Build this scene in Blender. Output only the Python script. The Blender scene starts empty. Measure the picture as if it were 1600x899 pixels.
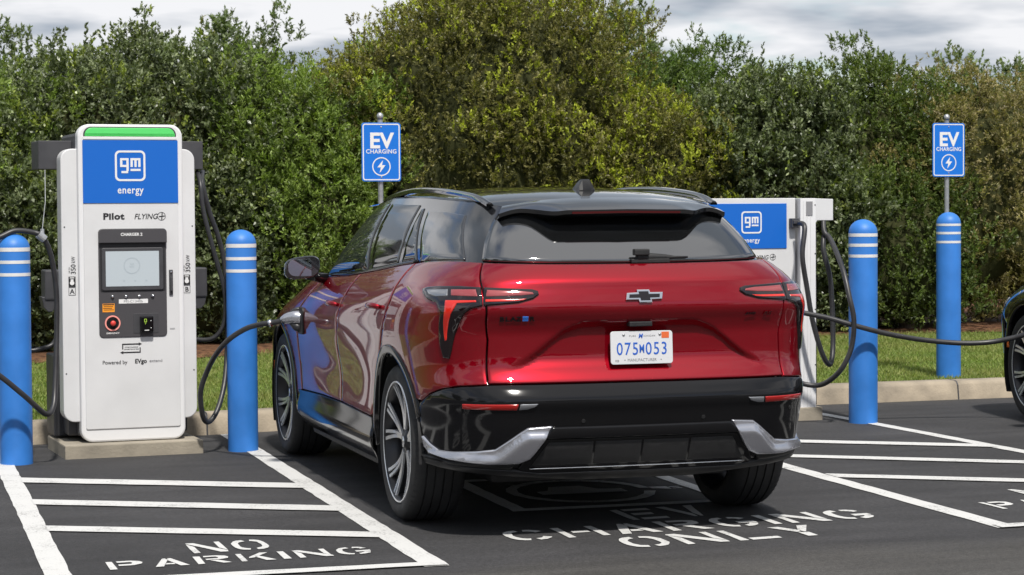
import bpy, bmesh, math, random
import numpy as np
from mathutils import Vector, Matrix
from mathutils.geometry import delaunay_2d_cdt
random.seed(7); rng = np.random.default_rng(11)
R = math.radians
S = bpy.context.scene
COL = S.collection
# ------------------------------------------------------------ camera
cd = bpy.data.cameras.new('camera'); cam = bpy.data.objects.new('camera', cd); COL.objects.link(cam)
S.camera = cam
cam.location = (-3.3786, -10.3648, 1.5224)
yaw, pitch, roll = 0.28347, -0.03539, -0.00697
f_ = Vector((math.sin(yaw)*math.cos(pitch), math.cos(yaw)*math.cos(pitch), math.sin(pitch)))
r_ = Vector((math.cos(yaw), -math.sin(yaw), 0)); u_ = r_.cross(f_)
r2 = r_*math.cos(roll)+u_*math.sin(roll); u2 = u_*math.cos(roll)-r_*math.sin(roll)
cam.matrix_world = Matrix(((r2.x, u2.x, -f_.x, cam.location.x), (r2.y, u2.y, -f_.y, cam.location.y), (r2.z, u2.z, -f_.z, cam.location.z), (0, 0, 0, 1)))
cd.sensor_width = 36; cd.lens = 36*3382.75/1600; cd.clip_end = 3000
cd.dof.use_dof = True; cd.dof.focus_distance = 11.0; cd.dof.aperture_fstop = 11.0
# ------------------------------------------------------------ world
SUN_EL, SUN_AZ = R(56), R(183)     # azimuth measured clockwise from +y
w = bpy.data.worlds.new('World'); S.world = w; w.use_nodes = True
nt = w.node_tree; nt.nodes.clear()
def N(t, **k):
    n = nt.nodes.new(t)
    for a, b in k.items(): setattr(n, a, b)
    return n
L = nt.links.new
sky = N('ShaderNodeTexSky', sky_type='NISHITA', sun_disc=False, sun_elevation=SUN_EL, sun_rotation=SUN_AZ, air_density=1.0, dust_density=1.5, ozone_density=1.2)
tc = N('ShaderNodeTexCoord'); sx = N('ShaderNodeSeparateXYZ'); L(tc.outputs['Generated'], sx.inputs[0])
den = N('ShaderNodeMath', operation='ADD'); L(sx.outputs['Z'], den.inputs[0]); den.inputs[1].default_value = .13
dm = N('ShaderNodeMath', operation='MAXIMUM'); L(den.outputs[0], dm.inputs[0]); dm.inputs[1].default_value = .05
dx = N('ShaderNodeMath', operation='DIVIDE'); L(sx.outputs['X'], dx.inputs[0]); L(dm.outputs[0], dx.inputs[1])
dy = N('ShaderNodeMath', operation='DIVIDE'); L(sx.outputs['Y'], dy.inputs[0]); L(dm.outputs[0], dy.inputs[1])
cx = N('ShaderNodeCombineXYZ'); L(dx.outputs[0], cx.inputs[0]); L(dy.outputs[0], cx.inputs[1]); cx.inputs[2].default_value = 2.3
n1 = N('ShaderNodeTexNoise'); n1.inputs['Scale'].default_value = .95; n1.inputs['Detail'].default_value = 9; n1.inputs['Roughness'].default_value = .55; n1.inputs['Distortion'].default_value = .25
n2 = N('ShaderNodeTexNoise'); n2.inputs['Scale'].default_value = 1.1; n2.inputs['Detail'].default_value = 5; n2.inputs['Roughness'].default_value = .5
L(cx.outputs[0], n1.inputs['Vector'])
sh = N('ShaderNodeVectorMath', operation='ADD'); sh.inputs[1].default_value = (8.1, 3.4, 2.7); L(cx.outputs[0], sh.inputs[0]); L(sh.outputs[0], n2.inputs['Vector'])
cov = N('ShaderNodeMapRange'); cov.inputs['From Min'].default_value = .36; cov.inputs['From Max'].default_value = .50; L(n1.outputs['Fac'], cov.inputs['Value']); cov.interpolation_type = 'SMOOTHSTEP'
shade = N('ShaderNodeValToRGB'); L(n2.outputs['Fac'], shade.inputs[0])
cr = shade.color_ramp; cr.elements[0].position = .45; cr.elements[0].color = (2.9, 3.3, 3.85, 1); cr.elements[1].position = .56; cr.elements[1].color = (6.6, 6.65, 6.85, 1)
dt = N('ShaderNodeVectorMath', operation='DOT_PRODUCT'); L(tc.outputs['Generated'], dt.inputs[0]); dt.inputs[1].default_value = (.10, .79, .60)
dk = N('ShaderNodeMapRange', interpolation_type='SMOOTHSTEP'); dk.inputs['From Min'].default_value = .875; dk.inputs['From Max'].default_value = .965; dk.inputs['To Min'].default_value = 1.0; dk.inputs['To Max'].default_value = .45; L(dt.outputs['Value'], dk.inputs['Value'])
hv = N('ShaderNodeVectorMath', operation='SCALE'); L(shade.outputs[0], hv.inputs[0]); L(dk.outputs[0], hv.inputs['Scale'])      # darkening added to the unseen sky above the hedge, dims roof reflections
mx = N('ShaderNodeMix', data_type='RGBA'); L(cov.outputs[0], mx.inputs['Factor']); L(sky.outputs[0], mx.inputs['A']); L(hv.outputs[0], mx.inputs['B'])
bg = N('ShaderNodeBackground'); bg.inputs[1].default_value = .11; L(mx.outputs['Result'], bg.inputs[0])
wo = N('ShaderNodeOutputWorld'); L(bg.outputs[0], wo.inputs[0])
# ------------------------------------------------------------ sun
sl = bpy.data.lights.new('sun', 'SUN'); sl.energy = 3.9; sl.angle = R(3); sl.color = (1, .955, .89)
so = bpy.data.objects.new('sun', sl); COL.objects.link(so)
sd = Vector((math.sin(SUN_AZ)*math.cos(SUN_EL), math.cos(SUN_AZ)*math.cos(SUN_EL), math.sin(SUN_EL)))
so.rotation_euler = sd.to_track_quat('Z', 'Y').to_euler(); so.location = (0, 0, 20)
S.view_settings.view_transform = 'Standard'; S.view_settings.look = 'None'; S.view_settings.exposure = 0.33; S.view_settings.gamma = 1
S.render.resolution_x = 1024; S.render.resolution_y = 575
S.render.engine = 'CYCLES'
# ------------------------------------------------------------ materials
def mat(name, col, rough=.5, metal=0.0, spec=.5, coat=0.0, coat_r=.03, ior=None, emit=None, noise=None, bump=None, trans=0.0):
    m = bpy.data.materials.new(name); m.use_nodes = True
    t = m.node_tree; b = t.nodes['Principled BSDF']
    b.inputs['Base Color'].default_value = (*col, 1); b.inputs['Roughness'].default_value = rough; b.inputs['Metallic'].default_value = metal
    b.inputs['Specular IOR Level'].default_value = spec; b.inputs['Coat Weight'].default_value = coat; b.inputs['Coat Roughness'].default_value = coat_r
    if ior: b.inputs['IOR'].default_value = ior
    if trans: b.inputs['Transmission Weight'].default_value = trans
    if emit: b.inputs['Emission Color'].default_value = (*emit[0], 1); b.inputs['Emission Strength'].default_value = emit[1]
    tc = t.nodes.new('ShaderNodeTexCoord')
    if noise:   # (scale, amount, detail) brightness variation
        n = t.nodes.new('ShaderNodeTexNoise'); n.inputs['Scale'].default_value = noise[0]; n.inputs['Detail'].default_value = noise[2] if len(noise) > 2 else 5
        t.links.new(tc.outputs['Object'], n.inputs['Vector'])
        mr = t.nodes.new('ShaderNodeMapRange'); mr.inputs['From Min'].default_value = .3; mr.inputs['From Max'].default_value = .7
        mr.inputs['To Min'].default_value = 1-noise[1]; mr.inputs['To Max'].default_value = 1+noise[1]; t.links.new(n.outputs['Fac'], mr.inputs['Value'])
        mm = t.nodes.new('ShaderNodeVectorMath'); mm.operation = 'SCALE'; mm.inputs[0].default_value = col; t.links.new(mr.outputs[0], mm.inputs['Scale'])
        t.links.new(mm.outputs[0], b.inputs['Base Color'])
        m2 = t.nodes.new('ShaderNodeMapRange'); m2.inputs['From Min'].default_value = .3; m2.inputs['From Max'].default_value = .7
        m2.inputs['To Min'].default_value = max(0, rough*.85); m2.inputs['To Max'].default_value = min(1, rough*1.15); t.links.new(n.outputs['Fac'], m2.inputs['Value']); t.links.new(m2.outputs[0], b.inputs['Roughness'])
    if bump:
        n = t.nodes.new('ShaderNodeTexNoise'); n.inputs['Scale'].default_value = bump[0]; n.inputs['Detail'].default_value = 6
        t.links.new(tc.outputs['Object'], n.inputs['Vector'])
        bp = t.nodes.new('ShaderNodeBump'); bp.inputs['Strength'].default_value = bump[1]; bp.inputs['Distance'].default_value = bump[2]
        t.links.new(n.outputs['Fac'], bp.inputs['Height']); t.links.new(bp.outputs[0], b.inputs['Normal'])
    return m
M = {}
M['red'] = mat('red_paint', (.215, .0005, .0072), .34, .50, .04, 1.0, .010)
M['red'].node_tree.nodes['Principled BSDF'].inputs['Coat IOR'].default_value = 1.52
M['gloss'] = mat('gloss_black', (.006, .006, .007), .08, 0, .36)
M['plastic'] = mat('textured_black_plastic', (.012, .012, .013), .38, 0, .4, noise=(30, .12))
M['roof'] = mat('black_paint', (.010, .0105, .012), .12, 0, .6, 1.0, .01)
M['matte'] = mat('matte_black', (.012, .012, .013), .6, noise=(40, .2))
M['glass'] = mat('tinted_glass', (.006, .0065, .007), .055, 0, .5, 0, ior=2.7)
M['glassc'] = mat('clear_tinted_glass', (.02, .026, .026), .01, 0, .5, 0, ior=1.9)
M['silver'] = mat('satin_silver', (.47, .475, .52), .27, .8, .5, .3, .1)
M['chrome'] = mat('chrome', (.75, .76, .78), .12, 1.0)
M['rimdark'] = mat('dark_rim', (.03, .03, .033), .3, .4)
M['rimface'] = mat('machined_rim_face', (.80, .81, .83), .22, .6, noise=(30, .06))
M['tyre'] = mat('tyre_rubber', (.020, .020, .021), .72, noise=(14, .25), bump=(120, .15, .002))
M['lens'] = mat('smoked_lens', (.008, .004, .005), .04, 0, .5, .6)
M['redlens'] = mat('red_lens', (.36, .010, .008), .10, 0, .5, .8, .03)
M['redglow'] = mat('bright_red_lens', (.62, .020, .010), .15, 0, .5, 1.0, .03)
M['pink'] = mat('pink_lens', (.30, .055, .06), .12, .15, .5, 1.0, .03)
M['clear'] = mat('clear_lens', (.26, .27, .29), .12, .5, .5, 1.0, .03)
M['darkred'] = mat('dark_red_lens', (.07, .003, .004), .1, 0, .5, .6)
M['blue'] = mat('bollard_blue', (.030, .172, .53), .50, 0, .45, noise=(5, .13, 9))
M['white'] = mat('white_reflective_band', (.66, .66, .655), .5, noise=(30, .05))
M['cab'] = mat('cabinet_white', (.60, .603, .61), .38, 0, .5, noise=(3.5, .05, 9))
M['cab2'] = mat('cabinet_frame_white', (.68, .682, .69), .35, 0, .5, noise=(3, .03))
M['cabdark'] = mat('cabinet_charcoal', (.045, .045, .050), .5, 0, .5, noise=(12, .1))
M['panel'] = mat('panel_charcoal', (.055, .053, .058), .45, 0, .5)
M['panelblue'] = mat('panel_blue', (.006, .118, .50), .35, 0, .5)
M['signblue'] = mat('sign_blue', (.004, .15, .60), .4, 0, .5)
M['ink'] = mat('black_ink', (.015, .015, .017), .5)
M['greyink'] = mat('grey_ink', (.22, .22, .23), .5)
M['lwhite'] = mat('white_lettering', (.70, .70, .70), .5)
M['green'] = mat('status_light_green', (.08, .50, .12), .3, emit=((.10, .60, .16), .22))
M['screen'] = mat('lcd_screen', (.30, .33, .35), .25, emit=((.45, .52, .56), .30))
M['screenink'] = mat('screen_ink', (.25, .28, .30), .3, emit=((.35, .41, .45), .30))
M['rubber'] = mat('cable_rubber', (.026, .026, .028), .42, 0, .5, noise=(20, .12))
M['steel'] = mat('galvanised_steel', (.42, .43, .44), .42, .7, noise=(25, .1))
M['orange'] = mat('orange_sticker', (.80, .30, .02), .5)
M['redorange'] = mat('sticker_red_orange', (.62, .12, .03), .5)
M['plate'] = mat('plate_white', (.58, .59, .61), .4)
M['plateblue'] = mat('plate_blue', (.02, .10, .45), .4)
M['badge'] = mat('badge_black', (.012, .010, .012), .3, .3)
M['badgeblue'] = mat('badge_blue', (.04, .22, .75), .3)
M['amber'] = mat('amber_marker', (.75, .17, .02), .3)
M['mirror'] = mat('mirror_glass', (.30, .32, .33), .03, 1.0)
M['concrete'] = mat('concrete', (.29, .245, .185), .85, noise=(4.5, .34, 10), bump=(60, .7, .005))
M['padconc'] = mat('pad_concrete', (.27, .24, .19), .9, noise=(5, .2, 9), bump=(50, .6, .005))
M['bark'] = mat('bark', (.09, .065, .045), .9, noise=(8, .4), bump=(20, .8, .02))
# road paint: worn white
def paint_mat():
    m = bpy.data.materials.new('road_paint'); m.use_nodes = True; t = m.node_tree; b = t.nodes['Principled BSDF']
    tc = t.nodes.new('ShaderNodeTexCoord')
    n = t.nodes.new('ShaderNodeTexNoise'); n.inputs['Scale'].default_value = 90; n.inputs['Detail'].default_value = 4; n.inputs['Roughness'].default_value = .7
    k = t.nodes.new('ShaderNodeTexNoise'); k.inputs['Scale'].default_value = 5; k.inputs['Detail'].default_value = 6
    t.links.new(tc.outputs['Object'], n.inputs['Vector']); t.links.new(tc.outputs['Object'], k.inputs['Vector'])
    a = t.nodes.new('ShaderNodeMath'); a.operation = 'MULTIPLY_ADD'; t.links.new(k.outputs['Fac'], a.inputs[0]); a.inputs[1].default_value = .55; t.links.new(n.outputs['Fac'], a.inputs[2])
    r = t.nodes.new('ShaderNodeValToRGB'); t.links.new(a.outputs[0], r.inputs[0])
    e = r.color_ramp.elements; e[0].position = .56; e[0].color = (.20, .20, .195, 1); e[1].position = .72; e[1].color = (.55, .55, .54, 1)
    t.links.new(r.outputs[0], b.inputs['Base Color']); b.inputs['Roughness'].default_value = .75
    bp = t.nodes.new('ShaderNodeBump'); bp.inputs['Strength'].default_value = .5; bp.inputs['Distance'].default_value = .003; t.links.new(n.outputs['Fac'], bp.inputs['Height']); t.links.new(bp.outputs[0], b.inputs['Normal'])
    return m
M['paint'] = paint_mat()
def asphalt_mat():
    m = bpy.data.materials.new('asphalt'); m.use_nodes = True; t = m.node_tree; b = t.nodes['Principled BSDF']
    tc = t.nodes.new('ShaderNodeTexCoord')
    def nz(s, d, r=.5):
        n = t.nodes.new('ShaderNodeTexNoise'); n.inputs['Scale'].default_value = s; n.inputs['Detail'].default_value = d; n.inputs['Roughness'].default_value = r
        t.links.new(tc.outputs['Object'], n.inputs['Vector']); return n.outputs['Fac']
    def rng_(v, a, b_, lo, hi):
        q = t.nodes.new('ShaderNodeMapRange'); q.inputs['From Min'].default_value = a; q.inputs['From Max'].default_value = b_; q.inputs['To Min'].default_value = lo; q.inputs['To Max'].default_value = hi
        t.links.new(v, q.inputs['Value']); return q.outputs[0]
    def mul(a, b_):
        q = t.nodes.new('ShaderNodeMath'); q.operation = 'MULTIPLY'; t.links.new(a, q.inputs[0]); t.links.new(b_, q.inputs[1]); return q.outputs[0]
    mp = t.nodes.new('ShaderNodeMapping'); mp.inputs['Scale'].default_value = (.35, 2.2, 1); t.links.new(tc.outputs['Object'], mp.inputs[0])
    st = t.nodes.new('ShaderNodeTexNoise'); st.inputs['Scale'].default_value = 2.2; st.inputs['Detail'].default_value = 7; t.links.new(mp.outputs[0], st.inputs['Vector'])
    v = mul(mul(rng_(nz(.55, 8, .62), .3, .7, .66, 1.36), rng_(st.outputs['Fac'], .3, .7, .80, 1.2)), mul(rng_(nz(130, 3, .75), .3, .7, .40, 1.6), rng_(nz(38, 4, .6), .3, .7, .72, 1.3)))
    # dusty patches and old seal beyond the bay ends
    ln = t.nodes.new('ShaderNodeSeparateXYZ'); t.links.new(tc.outputs['Object'], ln.inputs[0])
    wob = t.nodes.new('ShaderNodeMath'); wob.operation = 'MULTIPLY_ADD'; t.links.new(nz(1.1, 5), wob.inputs[0]); wob.inputs[1].default_value = .9; t.links.new(ln.outputs['Y'], wob.inputs[2])
    old = rng_(wob.outputs[0], -1.30, -.95, 1.0, 0.0)
    c = t.nodes.new('ShaderNodeMix'); c.data_type = 'RGBA'; t.links.new(old, c.inputs['Factor']); c.inputs['A'].default_value = (.037, .0365, .038, 1); c.inputs['B'].default_value = (.056, .054, .051, 1)
    s = t.nodes.new('ShaderNodeVectorMath'); s.operation = 'SCALE'; t.links.new(c.outputs['Result'], s.inputs[0]); t.links.new(v, s.inputs['Scale'])
    t.links.new(s.outputs[0], b.inputs['Base Color']); b.inputs['Roughness'].default_value = .82; b.inputs['Specular IOR Level'].default_value = .35
    bp = t.nodes.new('ShaderNodeBump'); bp.inputs['Strength'].default_value = .55; bp.inputs['Distance'].default_value = .004; t.links.new(nz(220, 3, .7), bp.inputs['Height']); t.links.new(bp.outputs[0], b.inputs['Normal'])
    return m
M['asphalt'] = asphalt_mat()
def two_mat(name, c0, c1, scale, rough=.9, p0=.4, p1=.6):
    m = bpy.data.materials.new(name); m.use_nodes = True; t = m.node_tree; b = t.nodes['Principled BSDF']
    tc = t.nodes.new('ShaderNodeTexCoord'); n = t.nodes.new('ShaderNodeTexNoise'); n.inputs['Scale'].default_value = scale; n.inputs['Detail'].default_value = 8; n.inputs['Roughness'].default_value = .65
    t.links.new(tc.outputs['Object'], n.inputs['Vector']); r = t.nodes.new('ShaderNodeValToRGB'); t.links.new(n.outputs['Fac'], r.inputs[0])
    e = r.color_ramp.elements; e[0].position = p0; e[0].color = (*c0, 1); e[1].position = p1; e[1].color = (*c1, 1)
    t.links.new(r.outputs[0], b.inputs['Base Color']); b.inputs['Roughness'].default_value = rough; b.inputs['Specular IOR Level'].default_value = .2
    return m
M['soil'] = two_mat('lawn_soil', (.045, .06, .015), (.10, .12, .03), 6)
M['mulch'] = two_mat('mulch', (.05, .025, .014), (.17, .085, .045), 14)
def leaf_mat(name, rough=.48, spec=.4, trans=.30):
    m = bpy.data.materials.new(name); m.use_nodes = True; t = m.node_tree; b = t.nodes['Principled BSDF']
    a = t.nodes.new('ShaderNodeVertexColor'); a.layer_name = 'tint'; t.links.new(a.outputs['Color'], b.inputs['Base Color'])
    b.inputs['Roughness'].default_value = rough; b.inputs['Specular IOR Level'].default_value = spec
    tr = t.nodes.new('ShaderNodeBsdfTranslucent'); sc = t.nodes.new('ShaderNodeVectorMath'); sc.operation = 'MULTIPLY'; sc.inputs[1].default_value = (1.5, 1.7, .6)
    t.links.new(a.outputs['Color'], sc.inputs[0]); t.links.new(sc.outputs[0], tr.inputs['Color'])
    ms = t.nodes.new('ShaderNodeMixShader'); ms.inputs[0].default_value = trans; t.links.new(b.outputs[0], ms.inputs[1]); t.links.new(tr.outputs[0], ms.inputs[2])
    t.links.new(ms.outputs[0], t.nodes['Material Output'].inputs[0])
    return m
M['shadecore'] = mat('dark_crown_shade', (.042, .045, .020), .95, 0, .0); M['leaf'] = leaf_mat('leaf'); M['leafgloss'] = leaf_mat('glossy_leaf', .36, .45, .22); M['blade'] = leaf_mat('grass_blade', .6, .3, .3)  # core colour painted dark as the shade deep in the crowns
# ------------------------------------------------------------ helpers
def link(name, bm, m, parent=None, smooth=False, loc=None, rotz=None):
    me = bpy.data.meshes.new(name); bm.normal_update(); bm.to_mesh(me); bm.free()
    for x in (m if isinstance(m, (list, tuple)) else [m]): me.materials.append(x)
    if smooth: me.polygons.foreach_set('use_smooth', [True]*len(me.polygons))
    o = bpy.data.objects.new(name, me); COL.objects.link(o)
    if parent: o.parent = parent
    if loc is not None: o.location = loc
    if rotz is not None: o.rotation_euler = (0, 0, rotz)
    return o
def tag(o, label=None, cat=None, group=None, kind=None):
    if label: o['label'] = label
    if cat: o['category'] = cat
    if group: o['group'] = group
    if kind: o['kind'] = kind
    return o
def empty(name, loc, label, cat, group=None, rz=0):
    o = bpy.data.objects.new(name, None); COL.objects.link(o); o.location = loc; o.rotation_euler = (0, 0, rz); o.empty_display_size = .2
    return tag(o, label, cat, group)
def copy_tree(o, parent=None):
    c = o.copy(); COL.objects.link(c); c.parent = parent
    for ch in [x for x in COL.objects if x.parent is o]: copy_tree(ch, c)
    return c
def autosmooth(o, ang=35):
    me = o.data; me.polygons.foreach_set('use_smooth', [True]*len(me.polygons))
    bm = bmesh.new(); bm.from_mesh(me)
    for e in bm.edges:
        e.smooth = not (len(e.link_faces) == 2 and e.calc_face_angle(0) > R(ang))
    bm.to_mesh(me); bm.free(); return o
def box(bm, x0, x1, y0, y1, z0, z1, bev=0.0):
    r = bmesh.ops.create_cube(bm, size=1)['verts']
    bmesh.ops.scale(bm, vec=(x1-x0, y1-y0, z1-z0), verts=r); bmesh.ops.translate(bm, vec=((x0+x1)/2, (y0+y1)/2, (z0+z1)/2), verts=r)
    if bev: bmesh.ops.bevel(bm, geom=list({e for v in r for e in v.link_edges}), offset=bev, segments=2, profile=.6, affect='EDGES')
def rrect(x0, x1, z0, z1, r, n=7):
    if not isinstance(r, (list, tuple)): r = [r]*4      # tr, tl, bl, br
    out = []
    for k, (cx_, cz_, a0) in enumerate([(x1, z1, 0), (x0, z1, 90), (x0, z0, 180), (x1, z0, 270)]):
        q = max(r[k], 1e-4); sx_ = -1 if cx_ == x1 else 1; sz_ = -1 if cz_ == z1 else 1
        for i in range(n+1):
            a = R(a0+90*i/n); out.append((cx_+sx_*q+q*math.cos(a), cz_+sz_*q+q*math.sin(a)))
    return out
def prism(bm, poly, y0, y1, bev=0.0, axis='y', seg=2):
    """poly in (x,z) extruded from front y0 (facing -y) to y1; bevelled front edge"""
    pts = [Vector(p) for p in poly]; n = len(pts)
    area = sum(pts[i].x*pts[(i+1) % n].y-pts[(i+1) % n].x*pts[i].y for i in range(n))
    if area < 0: pts.reverse()
    def inset(d):
        out = []
        for i in range(n):
            a = (pts[i]-pts[i-1]); b = (pts[(i+1) % n]-pts[i])
            if a.length < 1e-7: a = b
            if b.length < 1e-7: b = a
            a.normalize(); b.normalize(); na = Vector((-a.y, a.x)); nb = Vector((-b.y, b.x)); m_ = na+nb
            if m_.length < 1e-6: m_ = na
            m_.normalize(); k = max(.35, m_.dot(na)); out.append(pts[i]+m_*(d/k))
        return out
    rings = []
    if bev:
        for k in range(seg+1):
            a = math.pi/2*k/seg; rings.append((inset(bev*(1-math.sin(a))), y0+bev*(1-math.cos(a))))
        rings.append((pts, y1))
    else: rings = [(pts, y0), (pts, y1)]
    def mk(p, y):
        if axis == 'y': return bm.verts.new((p.x, y, p.y))
        if axis == 'z': return bm.verts.new((p.x, p.y, y))
        return bm.verts.new((y, p.x, p.y))
    vs = [[mk(p, y) for p in ring] for ring, y in rings]
    for a, b in zip(vs[:-1], vs[1:]):
        for i in range(n):
            j = (i+1) % n; bm.faces.new((a[i], a[j], b[j], b[i]))
    bm.faces.new(list(reversed(vs[0]))); bm.faces.new(vs[-1])
    bmesh.ops.recalc_face_normals(bm, faces=[f for f in bm.faces])
def frame(bm, outer, inner, y0, y1):
    """flat ring between two polygons with the same number of points"""
    n = len(outer)
    a = [bm.verts.new((p[0], y0, p[1])) for p in outer]; b = [bm.verts.new((p[0], y0, p[1])) for p in inner]
    c = [bm.verts.new((p[0], y1, p[1])) for p in outer]; d = [bm.verts.new((p[0], y1, p[1])) for p in inner]
    for i in range(n):
        j = (i+1) % n
        bm.faces.new((a[i], a[j], b[j], b[i])); bm.faces.new((c[i], d[i], d[j], c[j])); bm.faces.new((a[i], c[i], c[j], a[j])); bm.faces.new((b[i], b[j], d[j], d[i]))
    bmesh.ops.recalc_face_normals(bm, faces=list(bm.faces))
def lathe(bm, prof, seg=32, c=(0, 0, 0), axis='z', closed=False):
    rings = []
    for r, h in prof:
        ring = []
        for i in range(seg):
            a = 2*math.pi*i/seg; x, y = r*math.cos(a), r*math.sin(a)
            p = (x, y, h) if axis == 'z' else ((h, x, y) if axis == 'x' else (x, h, y))
            ring.append(bm.verts.new((p[0]+c[0], p[1]+c[1], p[2]+c[2])))
        rings.append(ring)
    pr = list(zip(rings[:-1], rings[1:]))
    if closed: pr.append((rings[-1], rings[0]))
    fs = []
    for a, b in pr:
        for i in range(seg):
            j = (i+1) % seg; fs.append(bm.faces.new((a[i], a[j], b[j], b[i])))
    if not closed:
        for r_, rg in ((prof[0][0], rings[0]), (prof[-1][0], rings[-1])):
            if r_ > 1e-5: fs.append(bm.faces.new(rg))
    bmesh.ops.recalc_face_normals(bm, faces=fs)
def spline(pts, n=10):
    P_ = [Vector(p) for p in pts]; out = []
    for i in range(len(P_)-1):
        p0 = P_[max(i-1, 0)]; p1 = P_[i]; p2 = P_[i+1]; p3 = P_[min(i+2, len(P_)-1)]
        for k in range(n):
            t = k/n; out.append(.5*((2*p1)+(p2-p0)*t+(2*p0-5*p1+4*p2-p3)*t*t+(3*p1-p0-3*p2+p3)*t**3))
    out.append(P_[-1]); return out
def tube(bm, pts, r, seg=12, cap=True):
    rings = []; up = None; n = len(pts)
    for i, p in enumerate(pts):
        t = (pts[min(i+1, n-1)]-pts[max(i-1, 0)]).normalized()
        if up is None: up = t.orthogonal().normalized()
        up = (up-t*up.dot(t)).normalized(); s = t.cross(up)
        rr = r[i] if isinstance(r, (list, tuple)) else r
        rings.append([bm.verts.new(p+(up*math.cos(2*math.pi*k/seg)+s*math.sin(2*math.pi*k/seg))*rr) for k in range(seg)])
    for a, b in zip(rings[:-1], rings[1:]):
        for k in range(seg):
            j = (k+1) % seg; bm.faces.new((a[k], a[j], b[j], b[k]))
    if cap: bm.faces.new(list(reversed(rings[0]))); bm.faces.new(rings[-1])
_fontcache = {}
def text_bm(bm, s, size, cx_=0, cz=0, y=0, off=0.0, sx_=1.0, depth=.0012, align='CENTER', shear=0.0, rot=0.0, spacing=1.0):
    """lettering in the x-z plane facing -y, centred on (cx_, cz); size is the cap height"""
    cu = bpy.data.curves.new('t', 'FONT'); cu.body = s; cu.size = 1.0; cu.align_x = align; cu.offset = off; cu.extrude = 0; cu.shear = shear; cu.space_character = spacing; cu.resolution_u = 3
    o = bpy.data.objects.new('t', cu); COL.objects.link(o); bpy.context.view_layer.update()
    me = bpy.data.meshes.new_from_object(o); bpy.data.objects.remove(o)
    k = size/.70; v0 = len(bm.verts); tmp = bmesh.new(); tmp.from_mesh(me); bpy.data.meshes.remove(me)
    g = bmesh.ops.extrude_face_region(tmp, geom=list(tmp.faces)); nv = [v for v in g['geom'] if isinstance(v, bmesh.types.BMVert)]
    bmesh.ops.translate(tmp, vec=(0, 0, -1), verts=nv)
    ca, sa = math.cos(rot), math.sin(rot); mp = {}
    for v in tmp.verts:
        x = v.co.x*k*sx_; z = (v.co.y-.35)*k
        mp[v] = bm.verts.new((cx_+x*ca-z*sa, y if v.co.z > -.5 else y+depth, cz+x*sa+z*ca))
    fs = []
    for f in tmp.faces:
        try: fs.append(bm.faces.new([mp[v] for v in f.verts]))
        except ValueError: pass
    tmp.free(); bmesh.ops.recalc_face_normals(bm, faces=fs)
def cyl(bm, p0, p1, r, seg=16): tube(bm, [Vector(p0), Vector(p1)], r, seg)
# ------------------------------------------------------------ car body surface
# ---------------- car surface -----------------
def lerp_tab(tab, v):
    # smooth (pchip-like) interpolation
    n=len(tab)
    if v<=tab[0][0]: return tab[0][1]
    if v>=tab[-1][0]: return tab[-1][1]
    for i in range(n-1):
        if v<=tab[i+1][0]: break
    def sl(k):
        if k<=0 or k>=n-1: 
            k2=min(max(k,0),n-2); return (tab[k2+1][1]-tab[k2][1])/(tab[k2+1][0]-tab[k2][0])
        d0=(tab[k][1]-tab[k-1][1])/(tab[k][0]-tab[k-1][0]); d1=(tab[k+1][1]-tab[k][1])/(tab[k+1][0]-tab[k][0])
        if d0*d1<=0: return 0.0
        h0=tab[k][0]-tab[k-1][0]; h1=tab[k+1][0]-tab[k][0]
        return (h0+h1)*2*d0*d1/((h0+2*h1)*d0*1.0+(2*h0+h1)*d1*1.0)*1.5 if False else 2*d0*d1/(d0+d1)
    x0,y0=tab[i];x1,y1=tab[i+1];h=x1-x0;t=(v-x0)/h
    m0=sl(i)*h;m1=sl(i+1)*h
    return (2*t**3-3*t*t+1)*y0+(t**3-2*t*t+t)*m0+(-2*t**3+3*t*t)*y1+(t**3-t*t)*m1
YC=.9
NR,NF=7.2,12.0
RREF,FREF,WREF=1.84,3.02,.985
def outline_table():
    pts=[]
    N=4000
    for i in range(N+1):
        ph=math.pi*i/N
        c=math.cos(ph);s=math.sin(ph)
        n=NR if c>0 else NF
        xi=s**(2/n) if s>1e-9 else 0.0
        et=-(abs(c)**(2/n))*(1 if c>0 else -1)
        pts.append((xi,et))
    a=0;tab=[(0,)+pts[0]]
    for i in range(1,N+1):
        R0=RREF if pts[i][1]<0 else FREF
        dx=(pts[i][0]-pts[i-1][0])*WREF;dy=(pts[i][1]-pts[i-1][1])*R0
        a+=math.hypot(dx,dy);tab.append((a,)+pts[i])
    return np.array(tab)
_T=outline_table()
AMAX=_T[-1,0]
def xe(a):
    a=abs(a)
    return float(np.interp(a,_T[:,0],_T[:,1])),float(np.interp(a,_T[:,0],_T[:,2]))
def zbelt(y):
    return lerp_tab([(-.95,1.262),(-.75,1.285),(-.5,1.292),(-.2,1.285),(.2,1.262),(.8,1.215),(1.4,1.175),(2.0,1.15),(2.5,1.12),(3.1,1.02),(3.6,.95),(4.0,.90)],y)
def wbelt(y):
    return lerp_tab([(-.9,.80),(-.5,.80),(0,.835),(.7,.868),(1.4,.885),(2.2,.885),(2.8,.86),(3.4,.84),(4,.80)],y)
W0=[(.18,.88),(.25,.925),(.33,.950),(.45,.962),(.62,.968),(.74,.978),(.86,.988),(.95,.993),(1.3,.993)]
YR=[(.18,-.70),(.27,-.80),(.36,-.868),(.50,-.925),(.61,-.958),(.637,-.972),(.655,-.974),(.675,-.965),(.74,-.925),(.78,-.902),(.81,-.891),(.86,-.886),(.95,-.888),(1.01,-.906),(1.05,-.926),(1.075,-.932),(1.12,-.921),(1.17,-.905),(1.195,-.898),(1.215,-.884),(1.262,-.842),(1.30,-.80)]
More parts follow.
